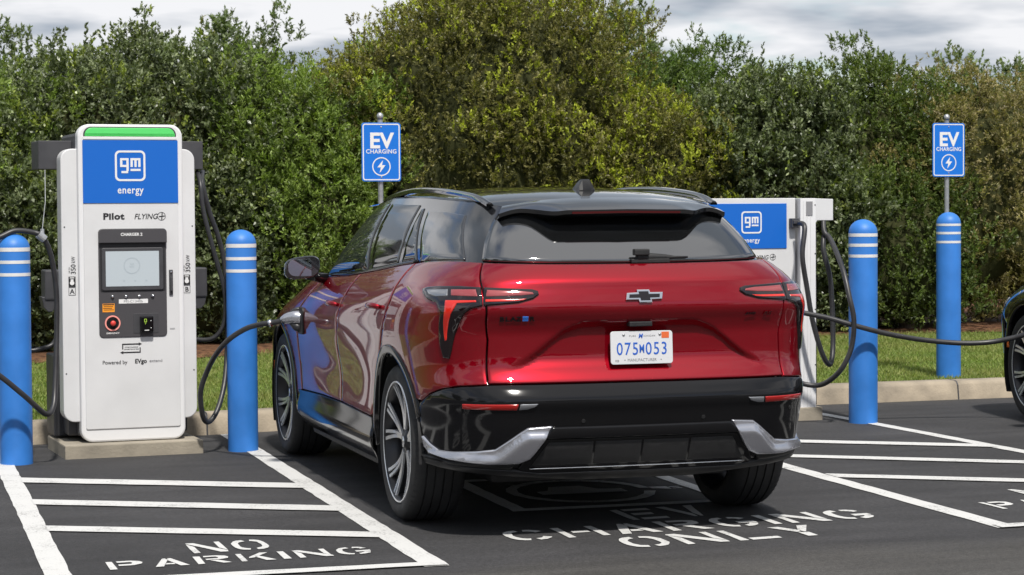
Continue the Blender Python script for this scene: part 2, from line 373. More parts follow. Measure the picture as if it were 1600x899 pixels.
YF=[(.18,3.80),(.3,3.9),(.5,3.97),(.7,3.98),(.85,3.94),(.95,3.84),(1.02,3.6),(1.1,3.4),(1.2,3.2),(1.3,3.1)]
def sst(x): 
    x=min(max(x,0),1);return x*x*(3-2*x)
def P(a,z,off=0.0):
    sg=-1.0 if a<0 else 1.0
    xi,et=xe(a)
    if et<0: y=YC+et*(YC-lerp_tab(YR,z))+.055*min(1,xi/.95)**2*(1 if True else 0)*sst((-et-.5)/.35)
    else: y=YC+et*(lerp_tab(YF,z)-YC)-.14*xi**2*sst((et-.6)/.35)
    w=lerp_tab(W0,z)
    zb=zbelt(y);wb=wbelt(y)
    k=min(max((z-(zb-.30))/.30,0),1.0)
    w=w-(w-wb)*k**2.6
    # haunches over wheels
    hz=math.exp(-((z-.93)/.13)**2)
    w+=.010*hz*(math.exp(-((y-.0)/.55)**2)+math.exp(-((y-3.1)/.5)**2))-.012*math.exp(-((z-.62)/.14)**2)*math.exp(-((y-1.5)/.7)**4)
    x=w*xi
    # number plate recess in the hatch (undercut)
    if et<0 and abs(x)<.75 and .74<z<1.04:
        top=lerp_tab([(0,1.012),(.26,1.008),(.34,.985),(.56,.835),(.66,.80)],abs(x))
        k=sst((top-z)/.024)*sst((z-.765)/.09)*sst((.66-abs(x))/.1)
        y+=.026*k
    p=(sg*x,y,z)
    if off:
        n=Nrm(a,z);p=(p[0]+n[0]*off,p[1]+n[1]*off,p[2]+n[2]*off)
    return p
def Nrm(a,z):
    h=.010
    p0=np.array(P(a-h,z));p1=np.array(P(a+h,z));q0=np.array(P(a,z-h));q1=np.array(P(a,z+h))
    n=np.cross(p1-p0,q1-q0);l=np.linalg.norm(n)
    n=n/l if l>1e-12 else np.array([0,-1.,0])
    # a increases rear->+x side: orientation
    c=np.array([P(a,z)[0],(p0[1]-YC)/3,0])
    if n@c<0:n=-n
    return n
def topz(a):
    # height where body meets glasshouse, fixed point
    z=1.2
    for _ in range(12):
        z=zbelt(P(a,z)[1])
    return z
# glasshouse: side coordinate a, t in 0..1
TOP=[(-.55,.0),]
def GT(a):
    """top ring of the glasshouse, parameter a as in P"""
    xi,et=xe(a)
    # superellipse ring with its own extents
    w=.655;yc=.9
    if et<0: y=yc+et*(yc+.525)+.05*xi**2*sst((-et-.5)/.35)
    else:   y=yc+et*(2.15-yc)-.12*xi**2*sst((et-.6)/.35)
    w=lerp_tab([(-.5,.59),(-.2,.615),(.3,.64),(1.0,.66),(1.6,.65),(2.1,.61)],y)
    z=lerp_tab([(-.55,1.512),(-.4,1.545),(-.1,1.570),(.3,1.586),(.7,1.597),(1.2,1.598),(1.6,1.578),(1.9,1.545),(2.15,1.50)],y)
    if et>0: z+=.04*(1-xi**4)*sst((et-.6)/.3)
    return (w*xi*(-1 if a<0 else 1),y,z)
def Gs(a,t,off=0.0):
    tz=topz(a);b=P(a,tz)
    b=(b[0]*(1-.012/.85),b[1]+(.02 if b[1]<0 else (-.02 if b[1]>2.3 else 0)),b[2]-.004)
    xi,et=xe(a)
    if et>0:  # windscreen base sits behind the bonnet
        k=sst((et-.45)/.35)
        b=(b[0]*(1-.0*k),YC+(b[1]-YC)*(1-k*.36),b[2]*(1-k)+k*max(b[2],1.13))
    c=GT(a)
    bul=.022*math.sin(math.pi*t)
    n=np.array([b[0]+c[0],(b[1]+c[1]-2*YC)*.5*abs(et)**4,0.25]);
    n=n/max(1e-9,np.linalg.norm(n))
    p=np.array(b)*(1-t)+np.array(c)*t+n*(bul+off)
    return tuple(p)
# ------------------------------------------------------------ ground, kerb, lawn
KL = [(-60, -3.4), (-8, 3.5), (-2.3, 4.22), (-1.1, 4.46), (-.6, 4.56), (1.5, 4.83), (3.6, 5.06), (4.5, 5.10), (5.4, 5.12), (8, 5.16), (60, 7.0)]
def kerb_y(x):
    for (a, b), (c, d) in zip(KL[:-1], KL[1:]):
        if x <= c: return b+(d-b)*(x-a)/(c-a)
    return KL[-1][1]
bm = bmesh.new()
vs = [bm.verts.new(p) for p in ((-400, -400, 0), (400, -400, 0), (400, 8, 0), (-400, 8, 0))]; bm.faces.new(vs)
tag(link('parking_lot', bm, M['asphalt']), kind='structure')
bm = bmesh.new()
prof = [(0.0, -.05), (.025, .115), (.045, .138), (.07, .147), (.175, .15), (.185, .14), (.185, -.05)]
xs = sorted(set([k[0] for k in KL]+[-6+.5*i for i in range(30)])); rows = []
for x in xs:
    y = kerb_y(x); rows.append([bm.verts.new((x, y+a, h)) for a, h in prof])
for a, b in zip(rows[:-1], rows[1:]):
    for i in range(len(prof)-1): bm.faces.new((a[i], b[i], b[i+1], a[i+1]))
kerb = autosmooth(link('kerb', bm, M['concrete']), 50); tag(kerb, kind='structure')
bm = bmesh.new()                      # expansion joints of the kerb, dark filler strips standing a hair proud
for x in (-4.1, -1.25, 1.7, 4.82, 7.8):
    y = kerb_y(x)
    pr = [(a-.0015 if a < .05 else a, h+.0015) for a, h in prof[:-1]]
    ra = [bm.verts.new((x-.006, y+a, h)) for a, h in pr]; rb = [bm.verts.new((x+.006, y+a, h)) for a, h in pr]
    for i in range(len(pr)-1): bm.faces.new((ra[i], rb[i], rb[i+1], ra[i+1]))
tag(link('kerb_joint', bm, M['cabdark']), kind='structure')
# lawn terrain: starts behind the kerb, rises slightly
def lawn_z(x, y): return .135+.045*min(max((y-5)/6, 0), 1)+.012*math.sin(x*1.3+y)*math.cos(y*.9)
bm = bmesh.new(); X_ = [-60, -30, -15]+[-8+.5*i for i in range(43)]+[20, 35, 60]; rows = []
for x in X_:
    y0 = kerb_y(x)+.18; rows.append([bm.verts.new((x, y0+(40-y0)*(t/30)**1.6, lawn_z(x, y0+(40-y0)*(t/30)**1.6) if t else .13)) for t in range(31)])
for a, b in zip(rows[:-1], rows[1:]):
    for i in range(30): bm.faces.new((a[i], b[i], b[i+1], a[i+1]))
tag(link('lawn', bm, M['soil'], smooth=True), kind='structure')
bm = bmesh.new(); rows = []           # mulch bed under the hedge
def bed_y(x): return 9.9+.14*min(x, 8)+.15*math.sin(x*1.7) if x < 3 else 10.35+.03*x+.12*math.sin(x*1.9)
for i in range(61):
    x = -10+i*.5; y0 = bed_y(x)
    rows.append([bm.verts.new((x, y0+t*.5, lawn_z(x, y0+t*.5)+(.006 if t == 0 else .035)+.012*random.random())) for t in range(16)])
for a, b in zip(rows[:-1], rows[1:]):
    for i in range(15): bm.faces.new((a[i], b[i], b[i+1], a[i+1]))
tag(link('mulch_bed', bm, M['mulch']), kind='structure')
bm = bmesh.new()
vs = [bm.verts.new(p) for p in ((-600, 7.5, -.02), (600, 7.5, -.02), (600, 900, -.02), (-600, 900, -.02))]; bm.faces.new(vs)
tag(link('ground', bm, M['soil']), kind='structure')
# fast quad-soup builder
def soup(name, V, Fq, tint, m, parent=None):
    me = bpy.data.meshes.new(name); nv, nf = len(V), len(Fq); k = Fq.shape[1]
    me.vertices.add(nv); me.vertices.foreach_set('co', V.astype(np.float32).ravel())
    me.loops.add(nf*k); me.loops.foreach_set('vertex_index', Fq.astype(np.int32).ravel())
    me.polygons.add(nf); me.polygons.foreach_set('loop_start', np.arange(0, nf*k, k, dtype=np.int32))
    try: me.polygons.foreach_set('loop_total', np.full(nf, k, dtype=np.int32))
    except Exception: pass
    me.update(calc_edges=True)
    ca = me.color_attributes.new('tint', 'FLOAT_COLOR', 'POINT')
    ca.data.foreach_set('color', np.hstack([tint, np.ones((nv, 1))]).astype(np.float32).ravel())
    me.materials.append(m); o = bpy.data.objects.new(name, me); COL.objects.link(o)
    if parent: o.parent = parent
    return o
n = 230000                            # grass blades
gx = rng.uniform(-6.5, 9.5, n); ky = np.array([kerb_y(x) for x in np.linspace(-7, 10, 200)]); gy0 = np.interp(gx, np.linspace(-7, 10, 200), ky)+.19
by = np.array([bed_y(x) for x in np.linspace(-7, 10, 200)]); gy1 = np.interp(gx, np.linspace(-7, 10, 200), by)+.25
gy = gy0+(gy1-gy0)*rng.random(n); gz = .135+.045*np.clip((gy-5)/6, 0, 1)+.012*np.sin(gx*1.3+gy)*np.cos(gy*.9)
patch = .5+.5*np.sin(gx*2.1+3*np.sin(gy*1.3))*np.sin(gy*2.7+gx); h = rng.uniform(.014, .038, n)*(.8+.5*patch); a = rng.uniform(0, np.pi, n); wd = rng.uniform(.004, .008, n)
lx, ly = rng.normal(0, .022, n), rng.normal(0, .022, n); c, s = np.cos(a)*wd, np.sin(a)*wd
V = np.stack([np.stack([gx-c, gy-s, gz-.005], 1), np.stack([gx+c, gy+s, gz-.005], 1), np.stack([gx+lx, gy+ly, gz+h], 1)], 1).reshape(-1, 3)
base = np.array([.14, .215, .040]); dry = np.array([.26, .26, .09]); k = np.clip(rng.random(n)*.7+(patch-.35)*.5, 0, 1)[:, None]
ti = (base*(1-k)+dry*k)*rng.uniform(.7, 1.35, n)[:, None]
grass = soup('grass', V, np.arange(3*n).reshape(-1, 3), np.repeat(ti, 3, 0), M['blade']); tag(grass, 'short mown green grass between the kerb and the hedge', 'grass', kind='stuff')
# ------------------------------------------------------------ painted markings
def quads(name, qs, z=.004):
    bm = bmesh.new()
    for q in qs:
        # densify edges with a slight wobble
        vs = []
        m_ = len(q)
        for i in range(m_):
            a = Vector(q[i]); b = Vector(q[(i+1) % m_]); k = max(1, int((b-a).length/.12))
            for j in range(k):
                p = a+(b-a)*j/k; jw = .0035
                vs.append(bm.verts.new((p.x+random.uniform(-jw, jw), p.y+random.uniform(-jw, jw), z)))
        f = bm.faces.new(vs)
        f.normal_update()
        if f.normal.z < 0: f.normal_flip()
    bmesh.ops.triangulate(bm, faces=list(bm.faces))
    return tag(link(name, bm, M['paint']), kind='structure')
quads('stall_line', [[(-2.74, -3.2), (-2.635, -3.2), (-2.62, 4.1), (-2.735, 4.08)]])
quads('stall_line', [[(-1.168, -1.41), (-1.058, -1.41), (-1.05, 4.42), (-1.165, 4.40)]])
quads('stall_line', [[(1.69, -1.19), (1.80, -1.19), (1.775, 4.75), (1.665, 4.75)]])
quads('stall_line', [[(3.50, -1.2), (3.61, -1.2), (3.385, 3.6), (3.29, 4.98), (3.205, 4.98), (3.29, 3.6)]])
quads('stall_line', [[(6.6, -1.2), (6.71, -1.2), (6.6, 5.0), (6.49, 5.0)]])
quads('stall_end_line', [[(-2.6, -1.405), (-1.06, -1.405), (-1.06, -1.31), (-2.6, -1.30)]], .008)
quads('stall_end_line', [[(1.70, -1.20), (3.60, -1.20), (3.60, -1.10), (1.70, -1.10)]], .008)
def hat(x0, y0, x1, y1, w=.10): return [(x0, y0-w), (x1, y1-w), (x1, y1+w), (x0, y0+w)]
quads('hatch_marking', [hat(-2.632, 2.25, -1.16, 1.47, .115)], .0065)
quads('hatch_marking', [hat(-2.632, 1.27, -1.16, .50, .105)], .0065)
quads('hatch_marking', [hat(-2.632, .265, -1.165, -.45, .09)], .0065)
quads('hatch_marking', [hat(1.78, 3.02, 3.40, 2.0, .10)], .0065)
quads('hatch_marking', [hat(1.78, 2.02, 3.45, .93, .09)], .0065)
quads('hatch_marking', [hat(1.79, .92, 3.48, -.13, .09)], .0065)
# stencil letters, each a list of polygons in a unit box
def ring_seg(x0, x1, z0, z1, t, a0, a1, n=10):
    cx_, cz, rx, rz = (x0+x1)/2, (z0+z1)/2, (x1-x0)/2, (z1-z0)/2
    o = []; i_ = []
    for k in range(n+1):
        a = R(a0+(a1-a0)*k/n)
        def se(v): return math.copysign(abs(v)**.75, v)
        o.append((cx_+rx*se(math.cos(a)), cz+rz*se(math.sin(a)))); i_.append((cx_+(rx-t)*se(math.cos(a)), cz+(rz-t*.8)*se(math.sin(a))))
    return o+i_[::-1]
t = .185
ST = {
 'I': [[(.36, 0), (.64, 0), (.64, 1), (.36, 1)]],
 'N': [[(0, 0), (t, 0), (t, .62), (0, .9)], [(0, 1), (.22, 1), (1, .12), (1, 0), (.78, 0), (.0, .93)], [(1-t, .40), (1, .16), (1, 1), (1-t, 1)]],
 'O': [ring_seg(0, 1, 0, 1, t, 98, 262), ring_seg(0, 1, 0, 1, t, -82, 82)],
 'C': [ring_seg(0, 1, 0, 1, t, 98, 262), ring_seg(0, 1, 0, 1, t, 28, 84, 6), ring_seg(0, 1, 0, 1, t, -84, -28, 6)],
 'G': [ring_seg(0, 1, 0, 1, t, 98, 262), ring_seg(0, 1, 0, 1, t, 28, 84, 6), ring_seg(0, 1, 0, 1, t, -84, -24, 6)+[], [(.55, .50), (.55, .32), (1, .32), (1, .50)]],
 'P': [[(0, 0), (t, 0), (t, 1), (0, 1)], [(.30, 1), (.7, 1), (.95, .9), (1, .72), (.95, .54), (.7, .42), (.30, .42), (.30, .58), (.66, .60), (.74, .72), (.66, .83), (.30, .84)]],
 'R': [[(0, 0), (t, 0), (t, 1), (0, 1)], [(.30, 1), (.7, 1), (.95, .9), (1, .74), (.95, .58), (.7, .47), (.30, .47), (.30, .62), (.66, .64), (.74, .73), (.66, .84), (.30, .85)], [(.42, .42), (.66, .42), (1, 0), (.72, 0)]],
 'A': [[(0, 0), (.24, 0), (.52, .82), (.46, 1), (.36, 1)], [(.54, 1), (.62, 1), (1, 0), (.76, 0), (.50, .78)], [(.34, .22), (.64, .22), (.60, .38), (.40, .38)]],
 'K': [[(0, 0), (t, 0), (t, 1), (0, 1)], [(.30, .52), (.72, 1), (1, 1), (.48, .42), (.30, .36)], [(.50, .52), (.66, .62), (1, 0), (.74, 0)]],
 'E': [[(0, 0), (t, 0), (t, 1), (0, 1)], [(.30, 1), (1, 1), (1, .82), (.30, .82)], [(.30, .60), (.85, .60), (.85, .42), (.30, .42)], [(.30, .18), (1, .18), (1, 0), (.30, 0)]],
 'V': [[(0, 1), (.25, 1), (.5, .25), (.46, 0), (.38, 0)], [(.53, .0), (.62, 0), (1, 1), (.75, 1), (.54, .3)]],
 'H': [[(0, 0), (t, 0), (t, 1), (0, 1)], [(1-t, 0), (1, 0), (1, 1), (1-t, 1)], [(.30, .42), (.70, .42), (.70, .60), (.30, .60)]],
 'L': [[(0, 0), (t, 0), (t, 1), (0, 1)], [(.30, .18), (1, .18), (1, 0), (.30, 0)]],
 'Y': [[(.38, 0), (.62, 0), (.62, .36), (.38, .36)], [(0, 1), (.27, 1), (.52, .58), (.46, .42), (.38, .42)], [(.56, .42), (.62, .42), (1, 1), (.75, 1), (.54, .62)]],
}
def stencil(name, s, x0, x1, yL, yR, h, z=.004, gap=.26):
    """word along x from x0 to x1, baseline y from yL to yR, letter height h along +y"""
    wd = [.20 if c == 'I' else 1.0 for c in s]; tot = sum(wd)+gap*(len(s)-1); k = (x1-x0)/tot; x = x0; qs = []
    for c, w_ in zip(s, wd):
        for poly in ST[c]:
            q = []
            for (px, pz) in poly:
                if c == 'I': px = (px-.36)/.28*.20; 
                wx = x+px*k*(1 if c != 'I' else 1); fr = (wx-x0)/(x1-x0)
                q.append((wx, yL+(yR-yL)*fr+pz*h))
            qs.append(q)
        x += (w_+gap)*k
    return quads(name, qs, z)
stencil('no_parking_marking', 'NO', -2.06, -1.70, -.73, -.70, .30)
stencil('no_parking_marking', 'PARKING', -2.46, -1.29, -1.06, -.98, .21)
stencil('charging_only_marking', 'EV', .14, .60, -.39, -.34, .37)
stencil('charging_only_marking', 'CHARGING', -.60, 1.32, -.85, -.69, .31)
stencil('charging_only_marking', 'ONLY', -.15, .87, -1.215, -1.12, .31)
stencil('no_parking_marking', 'NO', 2.42, 2.78, -.28, -.25, .32)
stencil('no_parking_marking', 'PARKING', 2.03, 3.20, -.62, -.54, .25)
# square with the car pictogram under the bumper
bx0, bx1, by0, by1, q = -.33, .92, .10, 1.42, .085
quads('bay_symbol_marking', [[(bx0, by0), (bx1, by0), (bx1, by0+q), (bx0, by0+q)], [(bx0, by1-q), (bx1, by1-q), (bx1, by1), (bx0, by1)], [(bx0, by0+q), (bx0+q, by0+q), (bx0+q, by1-q), (bx0, by1-q)], [(bx1-q, by0+q), (bx1, by0+q), (bx1, by1-q), (bx1-q, by1-q)]])
cxx, cyy = .24, .76
ringp = []
for k in range(20):
    a0, a1 = R(k*17.2), R((k+1)*17.2)
    ringp.append([(cxx+.40*math.cos(a0), cyy+.48*math.sin(a0)), (cxx+.40*math.cos(a1), cyy+.48*math.sin(a1)), (cxx+.34*math.cos(a1), cyy+.41*math.sin(a1)), (cxx+.34*math.cos(a0), cyy+.41*math.sin(a0))])
ringp.append([(cxx-.24, cyy-.10), (cxx+.24, cyy-.10), (cxx+.24, cyy+.02), (cxx+.12, cyy+.05), (cxx+.06, cyy+.20), (cxx-.12, cyy+.20), (cxx-.17, cyy+.05), (cxx-.24, cyy+.02)])
ringp.append([(cxx+.40, cyy-.03), (cxx+.50, cyy-.08), (cxx+.50, cyy+.02), (cxx+.40, cyy+.03)]); ringp.append([(cxx+.51, cyy-.07), (cxx+.57, cyy-.07), (cxx+.57, cyy-.05), (cxx+.51, cyy-.05)]); ringp.append([(cxx+.51, cyy-.01), (cxx+.57, cyy-.01), (cxx+.57, cyy+.01), (cxx+.51, cyy+.01)])
quads('bay_symbol_marking', ringp, .004)
# ------------------------------------------------------------ trees and shrubs
def leaves(cl, n, L_, Wd, cols, tipcol, tipf, upbias=.35, seed=1, shellbias=.72, per=15, spread=.75):
    """cl: array (x,y,z,r) of leaf clumps -> tufts of leaves radiating from shoot tips"""
    g = np.random.default_rng(seed); nt_ = max(1, n//per)
    wgt = cl[:, 3]**2; ci = g.choice(len(cl), nt_, p=wgt/wgt.sum())
    d = g.normal(size=(nt_, 3)); d[:, 2] += .55; d[:, 1] -= .25; d /= np.linalg.norm(d, axis=1)[:, None]
    rr = cl[ci, 3]*(shellbias+(1.10-shellbias)*g.random(nt_)**.8)
    rr *= 1+.18*np.sin(d[:, 0]*7+ci)*np.sin(d[:, 2]*6+ci*1.7)
    tp = cl[ci, :3]+d*rr[:, None]*np.array([1, 1, .9])
    ta = d*.7+g.normal(size=(nt_, 3))*.28; ta[:, 2] += upbias+.25; ta /= np.linalg.norm(ta, axis=1)[:, None]
    cols = np.array(cols); tc_ = cols[g.integers(0, len(cols), nt_)]*(g.uniform(.72, 1.28, len(cl))[ci]*g.uniform(.72, 1.3, nt_))[:, None]
    tip = g.random(nt_) < tipf*.55*(.3+1.3*np.clip(d[:, 2], 0, 1))*(.3+1.4*(np.sin(ci*12.9)**2))
    tc_[tip] = np.array(tipcol)*g.uniform(.75, 1.2, tip.sum())[:, None]
    # inner leaves of each tuft lie lower down the shoot
    k = np.repeat(np.arange(nt_), per); n = len(k); u = g.random(n)
    ax = ta[k]*(.35+.75*u[:, None])+g.normal(size=(n, 3))*spread*.62; ax /= np.linalg.norm(ax, axis=1)[:, None]
    p = tp[k]+ta[k]*((u-.65)*L_*2.0)[:, None]+g.normal(size=(n, 3))*L_*.13
    sd_ = np.cross(ax, ta[k]+g.normal(size=(n, 3))*.25); sd_ /= np.linalg.norm(sd_, axis=1)[:, None]+1e-9
    nn = np.cross(sd_, ax)
    l = L_*g.uniform(.6, 1.2, n)[:, None]; w_ = Wd*g.uniform(.7, 1.15, n)[:, None]
    b0 = p; m1 = p+ax*l*.5+sd_*w_*.5+nn*w_*.2; m2 = p+ax*l*.5-sd_*w_*.5+nn*w_*.2; t_ = p+ax*l-nn*l*.06
    V = np.stack([b0, m1, t_, m2], 1).reshape(-1, 3)
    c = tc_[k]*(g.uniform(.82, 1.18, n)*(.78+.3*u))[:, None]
    return V, np.repeat(np.clip(c, 0, 1), 4, 0)
def crown_clumps(c, rad, n, rc, prof=None, seed=1, power=2.4, jitter=.12, front=.5):
    """clumps over a superellipsoid shell centred c with radii rad; prof(x)->top height clamp"""
    g = np.random.default_rng(seed); out = []
    while len(out) < n:
        d = g.normal(size=3); d[2] = abs(d[2]) if g.random() < .55 else d[2]
        if g.random() < front: d[1] = -abs(d[1])
        q = (abs(d[0])**power+abs(d[1])**power+abs(d[2])**power)**(1/power); d = d/q
        k = 1-jitter*g.random()*2.6+jitter*.9
        p = np.array(c)+d*np.array(rad)*k
        r = rc*g.uniform(.6, 1.3)
        if prof is not None:
            top = prof(p[0])
            if p[2]+r*.8 > top: p[2] = top-r*.8-g.random()*.1
        if p[2]-r < .15: p[2] = .2+r*.8+g.random()*.1
        out.append((p[0], p[1], p[2], r))
    return np.array(out)
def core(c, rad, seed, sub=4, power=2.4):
    """solid hull behind the outer leaves, coloured dark as the shade inside the crown"""
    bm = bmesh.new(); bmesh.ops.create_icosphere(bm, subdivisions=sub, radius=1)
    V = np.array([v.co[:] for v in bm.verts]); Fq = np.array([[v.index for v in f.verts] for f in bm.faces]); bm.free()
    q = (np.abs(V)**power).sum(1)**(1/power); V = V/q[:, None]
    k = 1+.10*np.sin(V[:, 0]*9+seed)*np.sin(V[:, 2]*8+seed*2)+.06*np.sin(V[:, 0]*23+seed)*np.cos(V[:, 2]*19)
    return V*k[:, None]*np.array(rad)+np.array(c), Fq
def build_tree(name, label, group, c, rad, n, rc, nl, L_, Wd, cols, tipcol, tipf, glossy=False, prof=None, seed=1, sprigs=(), jitter=.17, lims=3, power=2.4, cat='tree', cscale=.70, up=.35, fluff=.12):
    base = Vector((c[0], c[1], lawn_z(c[0], c[1])-.02 if c[1] < 20 else 0))
    root = empty(name, base, label, cat, group)
    off = np.array(base[:])
    cl = crown_clumps(c, rad, n, rc, prof, seed, power, jitter)
    # small outlying tufts make the outline uneven
    g = np.random.default_rng(seed+50); ex = cl[g.choice(len(cl), n)].copy(); dd = ex[:, :3]-np.array(c); dd /= np.linalg.norm(dd, axis=1)[:, None]
    ex[:, :3] += dd*(ex[:, 3:4]*g.uniform(.6, 1.25, (n, 1)))+g.normal(size=(n, 3))*.05; ex[:, 3] *= g.uniform(.25, .5, n)
    ex = ex[ex[:, 2] > .3]
    V, T = leaves(np.vstack([cl, ex]), nl, L_, Wd, cols, tipcol, tipf, up, seed)
    parts = [(V, T)]
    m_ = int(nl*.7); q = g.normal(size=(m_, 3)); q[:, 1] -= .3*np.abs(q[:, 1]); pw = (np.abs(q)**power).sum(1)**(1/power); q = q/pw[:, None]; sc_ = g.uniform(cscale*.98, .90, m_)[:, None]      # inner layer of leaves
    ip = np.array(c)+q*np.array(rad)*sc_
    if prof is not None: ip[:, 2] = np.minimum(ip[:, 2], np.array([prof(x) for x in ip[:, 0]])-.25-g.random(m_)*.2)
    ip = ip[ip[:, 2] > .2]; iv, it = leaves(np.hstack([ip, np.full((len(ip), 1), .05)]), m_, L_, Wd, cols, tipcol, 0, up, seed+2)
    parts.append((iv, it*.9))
    for (sx_, sy_, sz_, sh_, lean) in sprigs:      # upright shoots with leaves along them
        m_ = int(120*sh_/.4); tt = g.random(m_)**.8; ang = tt*30+g.random(m_)*2
        px = np.stack([sx_+lean*tt*sh_, sy_+0*tt, sz_+tt*sh_], 1); dr = np.stack([np.cos(ang), np.sin(ang), 1.1+0*tt], 1); dr /= np.linalg.norm(dr, axis=1)[:, None]
        sdv = np.cross(dr, g.normal(size=(m_, 3))); sdv /= np.linalg.norm(sdv, axis=1)[:, None]; l = (L_*1.15*(1-.45*tt))[:, None]
        VV = np.stack([px, px+dr*l*.5+sdv*l*.2, px+dr*l, px+dr*l*.5-sdv*l*.2], 1).reshape(-1, 3)
        cc = np.array(cols)[g.integers(0, len(cols), m_)]*g.uniform(.8, 1.3, m_)[:, None]; parts.append((VV, np.repeat(cc, 4, 0)))
    V = np.vstack([a for a, b in parts])-off; T = np.vstack([b for a, b in parts])
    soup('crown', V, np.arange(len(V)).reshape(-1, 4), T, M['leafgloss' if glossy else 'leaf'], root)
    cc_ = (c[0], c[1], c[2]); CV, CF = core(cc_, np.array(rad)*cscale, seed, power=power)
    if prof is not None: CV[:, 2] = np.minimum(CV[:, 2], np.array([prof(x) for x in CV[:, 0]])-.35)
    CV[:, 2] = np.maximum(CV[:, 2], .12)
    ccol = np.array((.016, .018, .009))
    # the shade-dark hull is broken with its own leaves so no smooth lobe shows
    g2 = np.random.default_rng(seed+9); o_ = soup('crown_shade_core', CV-off, CF, np.tile(ccol, (len(CV), 1))*g2.uniform(.6, 1.2, (len(CV), 1)), M['shadecore'], root)
    bm = bmesh.new(); top = c[2]*.9-base.z      # trunk and limbs
    tube(bm, spline([(0, 0, -.05), (.03, .02, top*.35), (-.04, .03, top*.8)], 6), [.09*(1-.5*i/12) for i in range(13)], 10)
    for k in range(lims+3):
        a = k*2.4+seed; h = top*(.15+.1*k); tube(bm, spline([(0, 0, min(h, top)), (.3*math.cos(a), .3*math.sin(a)*.6, min(h+.35, top*1.2)), (.6*rad[0]*math.cos(a), .6*rad[1]*math.sin(a), min(h+.35+.45*rad[2], top*1.35))], 5), [.04*(1-.7*i/10) for i in range(11)], 7)
    link('trunk', bm, M['bark'], root, smooth=True)
    return root
def prof_fn(pts):
    xs = np.array([p[0] for p in pts]); zs = np.array([p[1] for p in pts]); return lambda x: float(np.interp(x, xs, zs))
DK = [(.060, .115, .024), (.080, .145, .032), (.10, .165, .04)]
GL = [(.098, .125, .055), (.135, .165, .078), (.18, .21, .11)]
FI = [(.145, .205, .045), (.175, .245, .052), (.21, .28, .065)]
OL = [(.16, .155, .050), (.195, .185, .058), (.22, .20, .064), (.13, .128, .045)]
BR = [(.23, .20, .08), (.27, .235, .095), (.19, .175, .065), (.30, .25, .12)]
YT = (.38, .42, .045)
GRP = 'trees of the hedge behind the lawn'
build_tree('glossy_hedge_tree', 'broad glossy grey-green hedge tree with two tall shoots behind the near charging cabinet', GRP, (-.75, 12.3, 1.75), (1.75, 1.2, 1.75), 120, .34, 64000, .052, .026, GL, (.22, .27, .05), .22, True,
    prof_fn([(-3, 2.9), (-2.2, 3.0), (-1.4, 3.25), (-.7, 3.40), (-.3, 3.15), (.4, 2.9), (1, 2.6)]), 3, [(-1.34, 12.2, 3.05, .42, .05), (-.98, 12.3, 3.0, .3, .1), (-.55, 12.3, 3.2, .3, -.1), (-.72, 12.2, 3.2, .46, 0), (-.45, 12.2, 3.1, .35, .25), (-1.9, 12.4, 2.9, .35, .1)])
build_tree('green_hedge_tree', 'bright green fine-leaved hedge tree left of the huge olive bush', GRP, (.75, 12.1, 1.65), (1.1, 1.0, 1.65), 100, .30, 46000, .050, .016, FI, (.20, .28, .04), .15, False,
    prof_fn([(-.5, 2.9), (0, 3.0), (.2, 3.2), (.6, 3.05), (1.2, 3.0), (2, 2.9)]), 5, [(.08, 12.2, 2.9, .35, .05), (.28, 12.2, 2.95, .42, .0), (.62, 12.2, 2.9, .25, .1), (.95, 12.3, 2.85, .25, -.1)])
build_tree('green_hedge_tree', 'bright green fine-leaved hedge tree at the far left edge behind the striped bollard', GRP, (-2.9, 11.7, 1.6), (1.25, 1.1, 1.6), 95, .32, 36000, .050, .018, FI, (.20, .28, .04), .15, False,
    prof_fn([(-5, 2.9), (-2.6, 3.05), (-2.2, 3.0), (-1.9, 3.0), (-1.5, 2.9)]), 6, [(-2.0, 12, 2.8, .4, 0), (-2.25, 12, 2.75, .35, .1)])
build_tree('leafy_shrub', 'low dark shrub with whitish speckled leaves on the left of the near charging cabinet', 'shrubs at the foot of the hedge', (-2.1, 11.0, .95), (.85, .7, .95), 60, .26, 26000, .052, .030, GL, (.20, .24, .06), .2, True, None, 8, cat='shrub')
build_tree('leafy_shrub', 'low dark glossy shrub above the bollard beside the red car', 'shrubs at the foot of the hedge', (-.15, 11.3, .9), (.75, .6, .95), 56, .25, 24000, .052, .030, GL, (.20, .24, .06), .16, True, None, 9, cat='shrub')
build_tree('dark_hedge_tree', 'dark green dense shrub tree left of the first parking sign post', GRP, (.85, 11.5, 1.15), (.75, .7, 1.2), 70, .26, 30000, .045, .018, FI, (.16, .24, .03), .12, False, None, 12)
build_tree('olive_bush', 'huge rounded olive-green bush with yellow tips rising above the red car', GRP, (2.85, 12.3, 2.0), (1.78, 1.45, 2.15), 330, .27, 165000, .038, .015, OL, YT, .45, False,
    prof_fn([(.5, 2.3), (1.05, 2.9), (1.35, 3.15), (1.7, 3.45), (2.1, 3.8), (2.6, 3.98), (3.6, 4.0), (4.1, 3.9), (4.45, 3.6), (4.6, 3.0), (5.2, 2.6)]), 14, power=2.6, cscale=.80, jitter=.10)
build_tree('olive_bush', 'lower olive-green bush with bright yellow tips leaning on the right of the huge one', GRP, (4.55, 11.6, 1.35), (.98, .9, 1.25), 120, .24, 60000, .038, .015, OL, YT, .75, False,
    prof_fn([(3.5, 2.7), (4.4, 2.72), (5.0, 2.55), (5.5, 2.15), (5.7, 1.6)]), 15)
